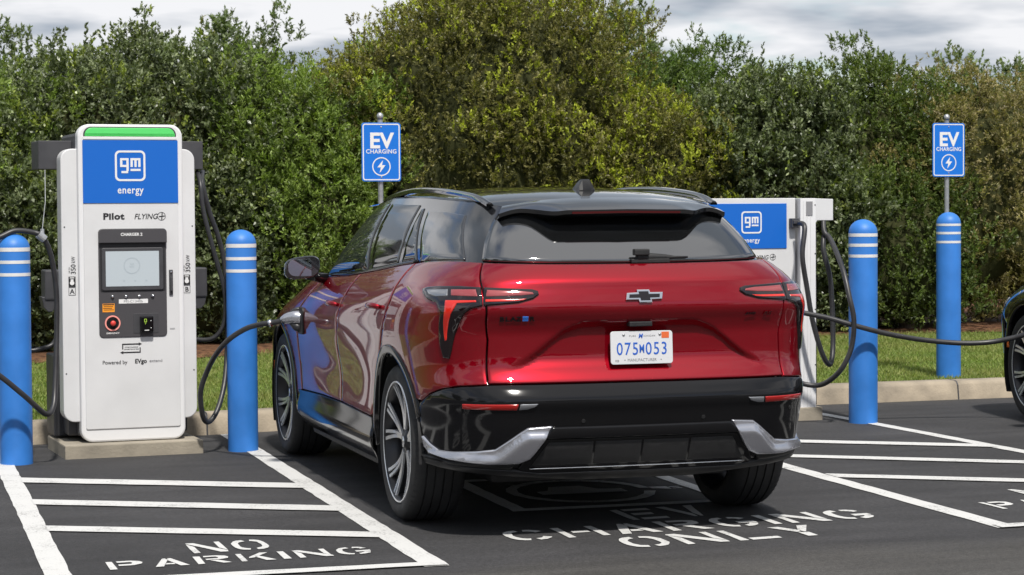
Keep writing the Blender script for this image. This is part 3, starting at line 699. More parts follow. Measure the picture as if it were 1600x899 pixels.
build_tree('green_hedge_tree', 'mid green hedge tree with a rounded top just right of the huge olive bush', GRP, (5.35, 13.4, 1.75), (1.3, 1.1, 1.75), 95, .30, 40000, .052, .018, [(.085, .135, .03), (.115, .165, .04)], (.17, .22, .05), .18, False,
    prof_fn([(4, 3.3), (4.6, 3.2), (5.2, 3.25), (5.7, 3.5), (6.2, 3.45), (6.5, 3.2)]), 17, [(4.6, 13.2, 3.0, .4, 0), (5.2, 13.2, 3.1, .3, .1)])
build_tree('glossy_hedge_tree', 'glossy grey-green hedge tree with one thin tall shoot, behind the far charging cabinet', GRP, (5.85, 11.7, 1.55), (1.0, .95, 1.5), 85, .30, 54000, .052, .026, GL, (.22, .28, .05), .20, True,
    prof_fn([(4.8, 2.5), (5.4, 2.8), (5.9, 3.0), (6.3, 2.95), (6.8, 2.5)]), 19, [(5.95, 11.8, 2.85, .50, .05), (6.15, 11.8, 2.85, .25, .1)])
build_tree('green_hedge_tree', 'wide mid green hedge tree behind the right-hand parking sign', GRP, (7.15, 12.3, 1.6), (1.35, 1.1, 1.6), 125, .30, 60000, .046, .018, [(.085, .125, .030), (.11, .15, .036), (.13, .17, .042)], (.17, .20, .05), .15, False,
    prof_fn([(5.6, 2.9), (6.2, 3.1), (6.9, 3.28), (7.4, 3.22), (8.2, 3.1)]), 21)
build_tree('brown_hedge_tree', 'dry brownish-olive feathery hedge tree at the right edge of the picture', GRP, (8.7, 11.9, 1.6), (1.45, 1.15, 1.6), 130, .27, 62000, .042, .014, BR, (.24, .22, .08), .25, False,
    prof_fn([(7.5, 3.0), (8.1, 3.12), (8.6, 3.05), (9.4, 3.1), (10.5, 3)]), 23, [(7.9, 12, 2.9, .25, .1), (8.3, 12, 2.9, .3, -.1), (8.8, 12, 2.85, .3, .1), (9.2, 12, 2.85, .3, 0)])
build_tree('leafy_shrub', 'low dark glossy shrub at the foot of the hedge right of the far charging cabinet', 'shrubs at the foot of the hedge', (6.25, 11.15, .8), (.65, .5, .8), 50, .22, 18000, .055, .030, GL, (.20, .24, .06), .2, True, None, 25, cat='shrub')
build_tree('green_hedge_tree', 'low green hedge bush at the lawn edge behind the right-hand sign post', GRP, (7.4, 11.2, .95), (.85, .55, .85), 55, .24, 20000, .045, .018, [(.075, .11, .026), (.10, .135, .032)], (.15, .2, .04), .1, False, None, 27)
build_tree('green_hedge_tree', 'mid green hedge tree continuing the hedge beyond the right edge, nearer tree', GRP, (11.2, 12.2, 1.6), (1.5, 1.1, 1.6), 80, .32, 26000, .050, .020, [(.11, .15, .036), (.13, .17, .042)], YT, .12, False, None, 31)
build_tree('green_hedge_tree', 'mid green hedge tree at the far right end of the hedge', GRP, (13.9, 12.4, 1.5), (1.6, 1.1, 1.5), 80, .34, 24000, .052, .022, [(.11, .15, .036), (.13, .17, .042)], YT, .12, False, None, 32)
build_tree('glossy_hedge_tree', 'glossy hedge tree left of the picture edge', GRP, (-5.3, 11.5, 1.6), (1.6, 1.1, 1.6), 80, .34, 24000, .054, .028, GL, YT, .12, True, None, 33)
build_tree('green_hedge_tree', 'green hedge tree at the far left end of the hedge', GRP, (-8.1, 11.2, 1.5), (1.6, 1.1, 1.5), 80, .34, 22000, .052, .022, FI, YT, .12, False, None, 34)
# trees standing further back, their tops showing over the hedge
far = [(-4.6, 24, 3.95, 1.9, 'far round tree beyond the hedge at the left edge'), (-1.9, 26, 4.55, .8, 'far narrow tree top showing above the glossy hedge tree'), (2.7, 27, 4.45, .8, 'far pale tree top seen between the bright green tree and the huge olive bush'),
       (.6, 25, 3.9, 1.3, 'far low tree top behind the bright green hedge tree'), (15.5, 24, 3.95, 1.7, 'far round tree beyond the hedge above the second charging sign'), (9.2, 26, 4.5, 1.3, 'far mid green tree beyond the hedge right of the huge olive bush'), (18.8, 25, 4.0, 2.2, 'far brownish tree beyond the hedge at the right edge')]
for i, (x, y, top, rx, lb) in enumerate(far):
    build_tree('far_tree', lb, 'trees beyond the hedge', (x, y, top*.55), (rx, rx, top*.45), 50, .42, 20000, .085, .040, [(.14, .185, .085), (.17, .21, .10)] if i < 6 else BR, (.2, .2, .08), .1, False, None, 40+i, jitter=.15)
# woodland edge on the other side of the car park, seen only in the paint and glass
for i, (x, y, top, rx) in enumerate([(-24, -9, 6.5, 4), (-21, 2, 5.5, 3.6), (-16, -40, 8, 5), (-4, -44, 7, 5), (8, -46, 8.5, 5.5), (20, -42, 7.5, 5), (-27, -24, 8, 5)]):
    build_tree('broadleaf_tree', 'large tree across the car park %s' % ['to the west', 'to the west near the lawn', 'to the south-west', 'to the south', 'to the south, tallest', 'to the south-east', 'to the west, furthest'][i], 'trees across the car park', (x, y, top*.55), (rx, rx*.8, top*.45), 40, 1.1, 6000, .35, .2, [(.06, .09, .03), (.08, .10, .035)], (.2, .2, .08), .1, False, None, 60+i, jitter=.15)
# ------------------------------------------------------------ bollards
def bollard(x, y, zb, top, r, bands, label, loc_name='bollard'):
    root = empty('bollard', (x, y, zb), label, 'bollard', 'blue bollards with white bands')
    bm = bmesh.new(); h = top-zb; pr = [(r, -.02), (r, h-r*.92)]+[(r*math.cos(R(a)), h-r*.92+r*.92*math.sin(R(a))) for a in range(8, 89, 8)]+[(.0005, h)]
    lathe(bm, pr, 40); autosmooth(link('post_sleeve', bm, M['blue'], root), 35)
    for b0, b1 in bands:
        bm = bmesh.new(); b0 -= zb; b1 -= zb
        lathe(bm, [(r-.003, b0), (r+.0012, b0), (r+.0012, b1), (r-.003, b1)], 40, closed=True); autosmooth(link('reflective_band', bm, M['white'], root))
    return root
bollard(-2.605, 3.13, 0, 1.405, .0985, [(1.297, 1.321), (1.223, 1.243), (1.147, 1.167)], 'blue bollard at the left edge with a black cable lying over its top')
bollard(-1.172, 3.39, 0, 1.415, .0965, [(1.301, 1.325), (1.221, 1.241), (1.143, 1.163)], 'blue bollard with three white bands between the near charging cabinet and the red car')
bollard(3.308, 3.68, 0, 1.445, .1015, [(1.323, 1.346), (1.252, 1.274), (1.176, 1.197)], 'blue bollard right of the far charging cabinet, crossed by a long black cable')
bollard(4.985, 5.60, .13, 1.487, .0985, [(1.375, 1.394), (1.308, 1.327), (1.235, 1.254)], 'blue bollard behind the kerb with a sign post rising from its top')
# ------------------------------------------------------------ signs
def sign(x, y, z0, zs0, zs1, wd, label, rz=0.0):
    root = empty('parking_sign', (x, y, z0), label, 'sign', 'blue charging bay signs', rz)
    bm = bmesh.new(); cyl(bm, (0, .03, 0), (0, .03, zs1+.045-z0), .019, 14); autosmooth(link('sign_post', bm, M['steel'], root))
    bm = bmesh.new(); lathe(bm, [(.0005, .03), (.014, .026), (.023, .012), (.024, 0), (.022, -.02)], 16, (0, .03, zs1+.045-z0)); link('post_cap', bm, M['steel'], root, smooth=True)
    a, b = zs0-z0, zs1-z0; h = b-a; w2 = wd/2
    bm = bmesh.new(); prism(bm, rrect(-w2, w2, a, b, .022), -.003, .004, .0008); pl = link('sign_plate', bm, M['signblue'], root)
    bm = bmesh.new(); frame(bm, rrect(-w2+.008, w2-.008, a+.008, b-.008, .018), rrect(-w2+.016, w2-.016, a+.016, b-.016, .011), -.0042, -.0028)
    link('sign_border', bm, M['lwhite'], pl)
    bm = bmesh.new(); s = wd/.29
    text_bm(bm, 'EV', .108*s, 0, b-.140*s+.012, -.0044, .030, 1.03, spacing=1.02); text_bm(bm, 'CHARGING', .030*s, 0, b-.212*s+.004, -.0044, .016, .98, spacing=1.06)
    link('sign_lettering', bm, M['lwhite'], pl)
    bm = bmesh.new(); cz = b-.318*s; circ = lambda r: [(r*math.cos(R(i*7.5)), cz+r*math.sin(R(i*7.5))) for i in range(48)]
    frame(bm, circ(.068*s), circ(.060*s), -.0042, -.0028)
    bo = [(.012, .046), (-.030, -.006), (-.004, -.006), (-.014, -.047), (.030, .010), (.004, .010)]
    prism(bm, [(p[0]*s, cz+p[1]*s) for p in bo], -.0042, -.0028); link('charging_symbol', bm, M['lwhite'], pl)
    for zz in (b-.032, a+.030):
        bm = bmesh.new(); lathe(bm, [(.0005, -.0075), (.005, -.006), (.006, -.003)], 10, (0, 0, zz), 'y'); link('sign_bolt', bm, M['steel'], pl)
    return root
sign(.105, 4.95, .13, 1.742, 2.166, .289, 'blue EV CHARGING sign on a thin post behind the roof of the red car', R(-1))
sign(4.985, 5.60, 1.47, 1.775, 2.212, .294, 'blue EV CHARGING sign on a post rising from the bollard behind the kerb', R(2))
# ------------------------------------------------------------ logo helpers
def gm_logo(x, z, s, y, parent, panelmat):
    """rounded square outline with lower-case letters and underline, s = outer size"""
    bm = bmesh.new(); h = s/2
    frame(bm, rrect(x-h, x+h, z-h, z+h, s*.16), rrect(x-h+s*.065, x+h-s*.065, z-h+s*.065, z+h-s*.065, s*.11), y-.0012, y+.0006)
    def bar(x0, x1, z0, z1): prism(bm, [(x+x0*s, z+z0*s), (x+x1*s, z+z0*s), (x+x1*s, z+z1*s), (x+x0*s, z+z1*s)], y-.0012, y+.0006)
    t = .075
    # g
    bar(-.33, -.05, .18, .25); bar(-.33, -.33+t, -.04, .182); bar(-.05-t, -.05, -.17, .182); bar(-.257, -.123, -.04, .03); bar(-.29, -.07, -.24, -.17)
    # m
    bar(.01, .34, .18, .25); bar(.01, .01+t, -.04, .182); bar(.1375, .1375+t, -.04, .182); bar(.265, .34, -.04, .182)
    bar(.01, .34, -.17, -.10)
    link('emblem', bm, M['lwhite'], parent)
# ------------------------------------------------------------ near charger
ch = empty('charging_cabinet', (-1.872, 3.45, 0), 'tall white and blue fast charging cabinet number 2 on a concrete pad between two bollards', 'charging station', 'roadside charging cabinets', R(4.5))
bm = bmesh.new(); box(bm, -.33, .33, .03, .56, .12, 2.03, .02); box(bm, -.38, .38, .10, .52, .12, .40, .01)
cabin = link('cabinet_body', bm, M['cabdark'], ch)
for s_, nm in ((-1, 'A'), (1, 'B')):
    bm = bmesh.new(); x0, x1 = (.30, .424) if s_ > 0 else (-.424, -.30)
    rr = [.07, .002, .002, .07] if s_ > 0 else [.002, .07, .07, .002]
    prism(bm, rrect(x0, x1, .215, 1.93, rr), .0, .15, .006); wg = link('side_fairing', bm, M['cab'], ch)
    bm = bmesh.new(); lx = .365 if s_ > 0 else -.362
    text_bm(bm, '350', .030, lx+.008, 1.175, -.0012, .012, 1.0, rot=R(90)); text_bm(bm, 'kW', .024, lx+.008, 1.235, -.0012, 0, .8, rot=R(90)); text_bm(bm, 'UP TO', .009, lx-.016, 1.17, -.0012, 0, 1, rot=R(90))
    prism(bm, [(lx-.022, 1.065), (lx+.022, 1.065), (lx+.022, 1.13), (lx-.022, 1.13)], -.0012, .001)
    frame(bm, [(lx-.022, 1.012), (lx+.022, 1.012), (lx+.022, 1.063), (lx-.022, 1.063)], [(lx-.019, 1.015), (lx+.019, 1.015), (lx+.019, 1.060), (lx-.019, 1.060)], -.0012, .001)
    text_bm(bm, nm, .030, lx, 1.0375, -.0014, .018)
    link('connector_label', bm, M['ink'], wg)
    bm = bmesh.new()                                     # little plug symbol in the black box
    lathe(bm, [(.014, -.0022), (.014, -.0006)], 18, (lx, 0, 1.090), 'y'); prism(bm, [(lx-.009, 1.103), (lx+.009, 1.103), (lx+.009, 1.113), (lx-.009, 1.113)], -.0022, -.0006); prism(bm, [(lx-.014, 1.119), (lx+.014, 1.119), (lx+.014, 1.125), (lx-.014, 1.125)], -.0022, -.0006)
    link('plug_symbol', bm, M['lwhite'], wg)
    for zz in (1.44, .52):
        bm = bmesh.new(); lathe(bm, [(.0003, -.003), (.004, -.002), (.005, 0)], 10, (.405*s_, 0, zz), 'y'); link('screw', bm, M['ink'], wg)
# protruding front frame and door
bm = bmesh.new()
fo = rrect(-.325, .336, .088, 2.082, .075, 9); fi = rrect(-.293, .303, .165, 2.062, .05, 9)
prism(bm, fo, -.055, .03, .012); fr = link('front_frame', bm, M['cab2'], ch)
bm = bmesh.new(); prism(bm, rrect(-.296, .302, .17, 1.985, [.002, .002, .012, .012]), -.062, -.05, .003); door = link('front_door', bm, M['cab'], ch)
bm = bmesh.new(); prism(bm, rrect(-.297, .303, 1.588, 1.982, .003), -.0665, -.060, .001); bp_ = link('header_panel', bm, M['panelblue'], ch)
gm_logo(.0, 1.822, .192, -.0668, bp_, None)
bm = bmesh.new(); text_bm(bm, 'energy', .046, 0, 1.672, -.0678, .014, .84, spacing=1.10); link('lettering', bm, M['lwhite'], bp_)
bm = bmesh.new(); prism(bm, rrect(-.290, .296, 1.995, 2.066, [.05, .05, .004, .004]), -.057, -.052, .001); link('light_recess', bm, M['cabdark'], ch)
bm = bmesh.new(); prism(bm, rrect(-.280, .286, 2.010, 2.060, [.045, .045, .006, .006]), -.0615, -.055, .003); link('status_light', bm, M['green'], ch)
bm = bmesh.new(); prism(bm, rrect(-.293, .299, 1.986, 2.004, .002), -.068, -.05, .002); link('light_sill', bm, M['cab2'], ch)
bm = bmesh.new()                      # operator names
text_bm(bm, 'Pilot', .038, -.108, 1.506, -.0635, .042, 1.22, spacing=1.08); link('lettering', bm, M['ink'], door)
bm = bmesh.new(); text_bm(bm, 'FLYING', .034, .095, 1.504, -.0635, .008, .92, shear=.25)
lathe(bm, [(.0265, -.0635), (.0265, -.0615), (.0235, -.0615), (.0235, -.0635)], 28, (.195, 0, 1.504), 'y', closed=True)
prism(bm, [(.193, 1.478), (.199, 1.478), (.203, 1.530), (.197, 1.530)], -.0638, -.0615); prism(bm, [(.178, 1.499), (.216, 1.503), (.216, 1.509), (.178, 1.505)], -.0641, -.0615)
link('lettering', bm, M['ink'], door)
bm = bmesh.new()
text_bm(bm, 'Powered by', .024, -.112, .588, -.0635, .006, .94); link('lettering', bm, M['ink'], door)
bm = bmesh.new(); text_bm(bm, 'EVgo', .027, .052, .592, -.0635, .030, .95)
link('lettering', bm, M['ink'], door)
bm = bmesh.new(); text_bm(bm, 'extend', .019, .148, .592, -.0635, .004, 1.1); link('lettering', bm, M['greyink'], door)
bm = bmesh.new()                      # pair of opposed arrows round two lines of small print
prism(bm, [(-.065, .668), (-.058, .668), (-.058, .696), (.040, .696), (.040, .704), (-.065, .704)], -.0635, -.0615); prism(bm, [(.040, .690), (.060, .700), (.040, .710)], -.0636, -.0614)
prism(bm, [(.052, .678), (.045, .678), (.045, .652), (-.058, .652), (-.058, .644), (.052, .644)], -.0635, -.0615); prism(bm, [(-.058, .638), (-.078, .648), (-.058, .658)], -.0636, -.0614)
text_bm(bm, 'OTHER CHARGING', .0068, -.006, .681, -.0635, 0, 1); text_bm(bm, 'CONNECTOR ON REAR', .0068, -.006, .668, -.0635, 0, .9)
link('arrow_sign', bm, M['ink'], door)
bm = bmesh.new(); prism(bm, rrect(.238, .262, 1.005, 1.165, .004), -.072, -.06, .003); box(bm, .243, .257, -.086, -.07, 1.03, 1.12, .003); link('door_handle', bm, M['cabdark'], door)
bm = bmesh.new(); lathe(bm, [(.0003, -.079), (.006, -.078), (.007, -.072)], 12, (.25, 0, 1.15), 'y'); link('door_lock', bm, M['chrome'], door)
# control panel
bm = bmesh.new(); prism(bm, rrect(-.207, .222, .744, 1.425, .026), -.068, -.055, .004); cp = link('control_panel', bm, M['panel'], ch)
bm = bmesh.new(); prism(bm, rrect(-.207, .222, 1.338, 1.428, [.026, .026, .002, .002]), -.092, -.06, .004); hood = link('screen_hood', bm, M['panel'], ch)
bm = bmesh.new(); text_bm(bm, 'CHARGER 2', .018, -.002, 1.392, -.0935, .03, 1.0); link('lettering', bm, M['lwhite'], hood)
bm = bmesh.new(); prism(bm, rrect(-.197, .212, 1.033, 1.338, .010), -.0705, -.066, .001); link('screen_recess', bm, M['ink'], cp)
bm = bmesh.new(); prism(bm, rrect(-.188, .200, 1.040, 1.308, .012), -.078, -.068, .004); bz = link('screen_bezel', bm, M['cabdark'], ch)
bm = bmesh.new(); prism(bm, rrect(-.164, .172, 1.066, 1.286, .002), -.0795, -.077, 0); scn = link('screen', bm, M['screen'], ch)
bm = bmesh.new(); lathe(bm, [(.052, -.0803), (.052, -.0793), (.046, -.0793), (.046, -.0803)], 32, (0, 0, 1.195), 'y', closed=True); text_bm(bm, '00', .026, 0, 1.197, -.0805, 0, .8, depth=.0008)
for k in range(3): box(bm, -.05+.07*k-.006, -.05+.07*k+.006, -.0803, -.0793, 1.095, 1.105)
link('screen_graphics', bm, M['screenink'], scn)
for k in range(4):
    bm = bmesh.new(); lathe(bm, [(.0003, -.083), (.006, -.082), (.0105, -.076), (.0105, -.066)], 16, (-.123+.0845*k, 0, 1.003), 'y'); link('button', bm, M['chrome'], cp, smooth=True)
bm = bmesh.new(); prism(bm, rrect(-.083, .101, .957, .984, .001), -.0695, -.067); sn = link('number_label', bm, M['lwhite'], ch)
bm = bmesh.new(); text_bm(bm, 'PFJ-C1340b', .015, .008, .9705, -.0705, 0, 1.2); link('lettering', bm, M['greyink'], sn)
bm = bmesh.new(); prism(bm, rrect(-.186, -.110, .905, .958, .001), -.0695, -.067); os_ = link('warning_sticker', bm, M['orange'], ch)
bm = bmesh.new()
for k, zz in enumerate((.952, .940, .929, .919)): box(bm, -.183+.004*(k % 2), -.114-.006*(k % 3), -.0705, -.0693, zz-(.003 if k == 0 else .0016), zz+(.003 if k == 0 else .0016))
link('sticker_text', bm, M['ink'], os_)
bm = bmesh.new(); lathe(bm, [(.049, -.069), (.049, -.074), (.040, -.074), (.040, -.069)], 36, (-.124, 0, .835), 'y', closed=True); link('emergency_stop_ring', bm, mat('stop_ring_pink', (.80, .30, .26), .4), cp, smooth=False)
bm = bmesh.new(); lathe(bm, [(.0003, -.100), (.012, -.099), (.0165, -.094), (.017, -.085), (.010, -.084), (.010, -.068)], 24, (-.124, 0, .835), 'y'); link('emergency_stop_button', bm, mat('stop_red', (.62, .05, .04), .35), cp, smooth=True)
bm = bmesh.new(); lathe(bm, [(.0395, -.0712), (.0003, -.0712)], 32, (-.124, 0, .835), 'y'); link('emergency_stop_well', bm, M['ink'], cp)
bm = bmesh.new(); text_bm(bm, 'EMERGENCY', .0095, -.124, .772, -.0697, .02, 1.05, shear=.2); link('lettering', bm, M['lwhite'], cp)
bm = bmesh.new(); prism(bm, rrect(.008, .166, .768, .892, .003), -.0702, -.067, .001); rd = link('card_reader_plate', bm, M['cabdark'], cp)
bm = bmesh.new(); prism(bm, rrect(.046, .128, .775, .876, .010), -.108, -.068, .008); crd = link('card_reader', bm, M['gloss'], ch)
bm = bmesh.new(); frame(bm, rrect(.068, .084, .838, .860, .004), rrect(.0715, .0805, .8415, .8565, .003), -.1092, -.107); text_bm(bm, 'V', .014, .076, .830, -.1092, 0, .8); link('reader_symbol', bm, mat('reader_green', (.35, .55, .06), .4), crd)
bm = bmesh.new(); box(bm, .070, .098, -.1095, -.107, .785, .790); box(bm, .108, .113, -.1095, -.107, .80, .805); box(bm, .108, .113, -.1095, -.107, .845, .85); link('reader_light', bm, M['lwhite'], crd)
bm = bmesh.new(); box(bm, .240, .272, -.0632, -.0612, .787, .789); box(bm, .240, .272, -.0632, -.0612, .793, .795); link('small_print', bm, M['greyink'], door)
# cable arms, holsters, rear box
bm = bmesh.new(); box(bm, -.535, .515, .16, .46, 1.805, 1.985, .004); link('cable_arm', bm, M['cabdark'], ch)
for s_ in (-1, 1):
    bm = bmesh.new(); box(bm, .42*s_-.02, .42*s_+.11 if s_ > 0 else .42*s_-.02+.001, .14, .30, .98, 1.17, .01) if s_ > 0 else box(bm, -.51, -.40, .14, .30, .98, 1.17, .01)
    prism(bm, [(.44*s_, 1.0), (.53*s_, 1.0), (.515*s_, .93), (.49*s_, .905), (.46*s_, .905), (.445*s_, .94)], .15, .27, .005)
    link('connector_holster', bm, M['cabdark'], ch)
bm = bmesh.new(); box(bm, -.44, .40, .30, .60, .10, .62, .01); link('rear_plinth', bm, M['cabdark'], ch)
bm = bmesh.new(); box(bm, -.445, .425, -.16, .55, -.02, .085, .008); pad = tag(link('concrete_pad', bm, M['padconc'], loc=(-1.872, 3.45, 0), rotz=R(4.5)), 'low tan concrete pad under the near charging cabinet', 'pad')
# ------------------------------------------------------------ far charger
c2 = empty('charging_cabinet', (2.62, 4.0, 0), 'white and blue charging cabinet half hidden behind the right side of the red car', 'charging station', 'roadside charging cabinets', R(2))
bm = bmesh.new(); prism(bm, rrect(-.55, .315, .10, 1.600, .004), .0, .45, .004); link('front_panel', bm, M['cab'], c2)
bm = bmesh.new(); prism(bm, rrect(-.46, .243, 1.241, 1.562, .002), -.006, .0, .001); b2 = link('header_panel', bm, M['panelblue'], c2)
gm_logo(-.033, 1.428, .158, -.0063, b2, None)
bm = bmesh.new(); text_bm(bm, 'energy', .032, -.033, 1.302, -.0072, .016, .92, spacing=1.12); link('lettering', bm, M['lwhite'], b2)
bm = bmesh.new(); text_bm(bm, 'Pilot', .032, -.30, 1.178, -.0012, .030, 1.22); link('lettering', bm, M['ink'], c2)
bm = bmesh.new(); text_bm(bm, 'FLYING', .030, .035, 1.178, -.0012, .008, .92, shear=.25)
lathe(bm, [(.0235, -.0012), (.0235, .001), (.0205, .001), (.0205, -.0012)], 28, (.135, 0, 1.178), 'y', closed=True); prism(bm, [(.133, 1.155), (.138, 1.155), (.142, 1.201), (.137, 1.201)], -.0016, .001); prism(bm, [(.119, 1.174), (.153, 1.178), (.153, 1.183), (.119, 1.179)], -.0019, .001)
link('lettering', bm, M['ink'], c2)
bm = bmesh.new(); box(bm, .330, .452, -.05, .40, .07, 1.598, .004); sp = link('side_column', bm, M['cab2'], c2)
for k in range(3):
    bm = bmesh.new(); box(bm, .352+.028*k, .356+.028*k, -.0525, -.048, .09, 1.58); link('column_rib', bm, M['cab'], sp)
bm = bmesh.new(); prism(bm, [(.375, 1.475), (.425, 1.475), (.425, 1.575), (.375, 1.575)], -.0545, -.05); link('rating_label', bm, M['greyink'], sp)
bm = bmesh.new(); prism(bm, [(.454, 1.598), (.625, 1.592), (.625, 1.438), (.50, 1.438), (.478, 1.41), (.478, .10), (.454, .10)], .02, .42, .003); link('cable_arm', bm, M['cab'], c2)
bm = bmesh.new(); box(bm, .480, .520, .08, .40, .10, 1.41); link('side_recess', bm, M['cabdark'], c2)
bm = bmesh.new(); box(bm, .262, .318, -.055, -.0, 1.385, 1.455, .006); box(bm, .268, .312, -.07, -.05, 1.415, 1.44, .004); link('connector_holster', bm, M['cabdark'], c2)
bm = bmesh.new(); box(bm, -.58, .50, -.06, .50, -.02, .095, .01); tag(link('concrete_pad', bm, M['padconc'], loc=(2.62, 4.0, 0), rotz=R(2)), 'grey concrete pad under the far charging cabinet behind the red car', 'pad')
for zz in (1.55, 1.2, .8, .4):
    bm = bmesh.new(); lathe(bm, [(.0003, -.004), (.004, -.003), (.005, 0)], 8, (.446, -.05, zz), 'y'); link('screw', bm, M['ink'], sp)
# ------------------------------------------------------------ cables
def cable(name, pts, label, r=.0165, grp='black charging cables'):
    bm = bmesh.new(); tube(bm, spline(pts, 12), r, 12); return tag(link(name, bm, M['rubber'], smooth=True), label, 'cable', grp)
cable('charging_cable', [(-1.36, 3.75, 1.79), (-1.385, 3.60, 1.72), (-1.342, 3.60, 1.535), (-1.283, 3.62, 1.369), (-1.245, 3.62, 1.20), (-1.235, 3.58, .95), (-1.25, 3.50, .682), (-1.285, 3.40, .445), (-1.347, 3.30, .278), (-1.41, 3.25, .206), (-1.455, 3.20, .245), (-1.475, 3.15, .40), (-1.44, 3.1, .535), (-1.395, 3.0, .65), (-1.34, 2.85, .745), (-1.268, 2.65, .82), (-1.20, 2.50, .853), (-1.125, 2.42, .868), (-1.075, 2.39, .884)], 'thick black cable looping low beside the second bollard and plugged into the red car', .0165)
cable('charging_cable', [(-1.40, 3.72, 1.79), (-1.404, 3.55, 1.72), (-1.39, 3.52, 1.535), (-1.319, 3.52, 1.246), (-1.264, 3.52, 1.039), (-1.257, 3.52, .874), (-1.283, 3.53, .771), (-1.346, 3.55, .711), (-1.445, 3.60, .709), (-1.50, 3.64, .73), (-1.45, 3.66, .85)], 'black cable hanging from the right arm of the near charging cabinet back into its holster', .0145)
cable('charging_cable', [(-3.6, 2.6, .98), (-3.2, 2.85, 1.18), (-2.839, 3.03, 1.332), (-2.688, 3.08, 1.385), (-2.595, 3.10, 1.422), (-2.49, 3.12, 1.412), (-2.436, 3.12, 1.386), (-2.386, 3.15, 1.288), (-2.35, 3.18, 1.074), (-2.35, 3.18, .801), (-2.368, 3.12, .489), (-2.388, 3.05, .345), (-2.44, 2.98, .315), (-2.57, 2.90, .436), (-2.72, 2.84, .568), (-2.95, 2.75, .74), (-3.4, 2.6, .9)], 'black cable draped over the leftmost bollard and dropping beside the near charging cabinet', .0165)
cable('charging_cable', [(-3.1, 3.7, .72), (-2.75, 3.6, .67), (-2.512, 3.6, .662), (-2.433, 3.6, .668), (-2.34, 3.62, .70), (-2.30, 3.62, .80)], 'black cable passing behind the leftmost bollard at knee height', .0145)
bm = bmesh.new(); tube(bm, [Vector((-2.38, 3.55, 1.80)), Vector((-2.395, 3.35, 1.60)), Vector((-2.432, 3.13, 1.425))], .0022, 6); wr = link('support_wire', bm, M['steel'])
tag(wr, 'thin steel retractor wire from the left cabinet arm down to the cable clamp', 'wire')
bm = bmesh.new(); tube(bm, [Vector((-2.456, 3.12, 1.400)), Vector((-2.418, 3.125, 1.367))], .026, 14); cyl(bm, (-2.432, 3.12, 1.39), (-2.432, 3.125, 1.432), .012, 10); link('cable_clamp', bm, M['steel'], wr)
cable('charging_cable', [(2.925, 3.92, 1.42), (2.93, 3.84, 1.39), (2.895, 3.80, 1.188), (2.93, 3.80, .958), (2.972, 3.80, .728), (3.035, 3.80, .52), (3.095, 3.82, .42), (3.145, 3.86, .43), (3.185, 3.92, .60), (3.18, 3.95, 1.0), (3.14, 3.98, 1.22), (3.16, 4.02, 1.33)], 'black cable hanging in a narrow U from the front holster of the far charging cabinet', .0185)
cable('charging_cable', [(3.17, 4.05, 1.43), (3.155, 4.0, 1.355), (3.172, 3.95, 1.312), (3.153, 3.8, 1.223), (3.12, 3.6, 1.078), (3.118, 3.5, .901), (3.142, 3.48, .744), (3.136, 3.5, .564), (3.081, 3.52, .421), (3.03, 3.6, .327), (2.977, 3.7, .275), (2.877, 3.75, .284), (2.779, 3.75, .332)], 'black cable hanging in the wide outer loop beside the far charging cabinet', .0185)
cable('charging_cable', [(2.60, 3.70, .90), (2.763, 3.60, .81), (2.982, 3.55, .757), (3.170, 3.50, .700), (3.405, 3.50, .640), (3.70, 3.5, .588), (4.00, 3.45, .562), (4.23, 3.38, .580), (4.42, 3.2, .66), (4.40, 2.9, .80), (4.36, 2.75, .90)], 'long black cable sagging across the right bollard towards the dark car', .0185)
# connector plugged in the red car
pg = empty('charging_plug', (-1.04, 2.375, .893), 'silver-topped black charging plug pushed into the side of the red car', 'charging plug')
bm = bmesh.new()
tube(bm, [Vector(p) for p in spline([(-.055, .022, -.015), (-.02, .008, -.002), (.03, -.012, .006), (.065, -.02, .0)], 5)], [.019, .021, .024, .028, .031, .033, .035, .037, .039, .041, .041, .041, .041, .041, .040, .038], 16)
link('plug_body', bm, M['silver'], pg, smooth=True)
bm = bmesh.new(); tube(bm, [Vector((.0, 0, -.02)), Vector((.03, -.01, -.05)), Vector((.06, -.018, -.06))], [.02, .027, .03], 14); tube(bm, [Vector((-.05, .02, -.018)), Vector((-.03, .012, -.006))], .0225, 14)
tube(bm, spline([(-.005, 0, .028), (.03, -.012, .052), (.065, -.02, .050)], 4), .013, 8)
link('plug_grip', bm, M['rubber'], pg, smooth=True)
bm = bmesh.new(); tube(bm, [Vector((-.108, .05, -.028)), Vector((-.122, .058, -.033))], .0225, 14); link('cable_clamp', bm, M['chrome'], pg, smooth=True)
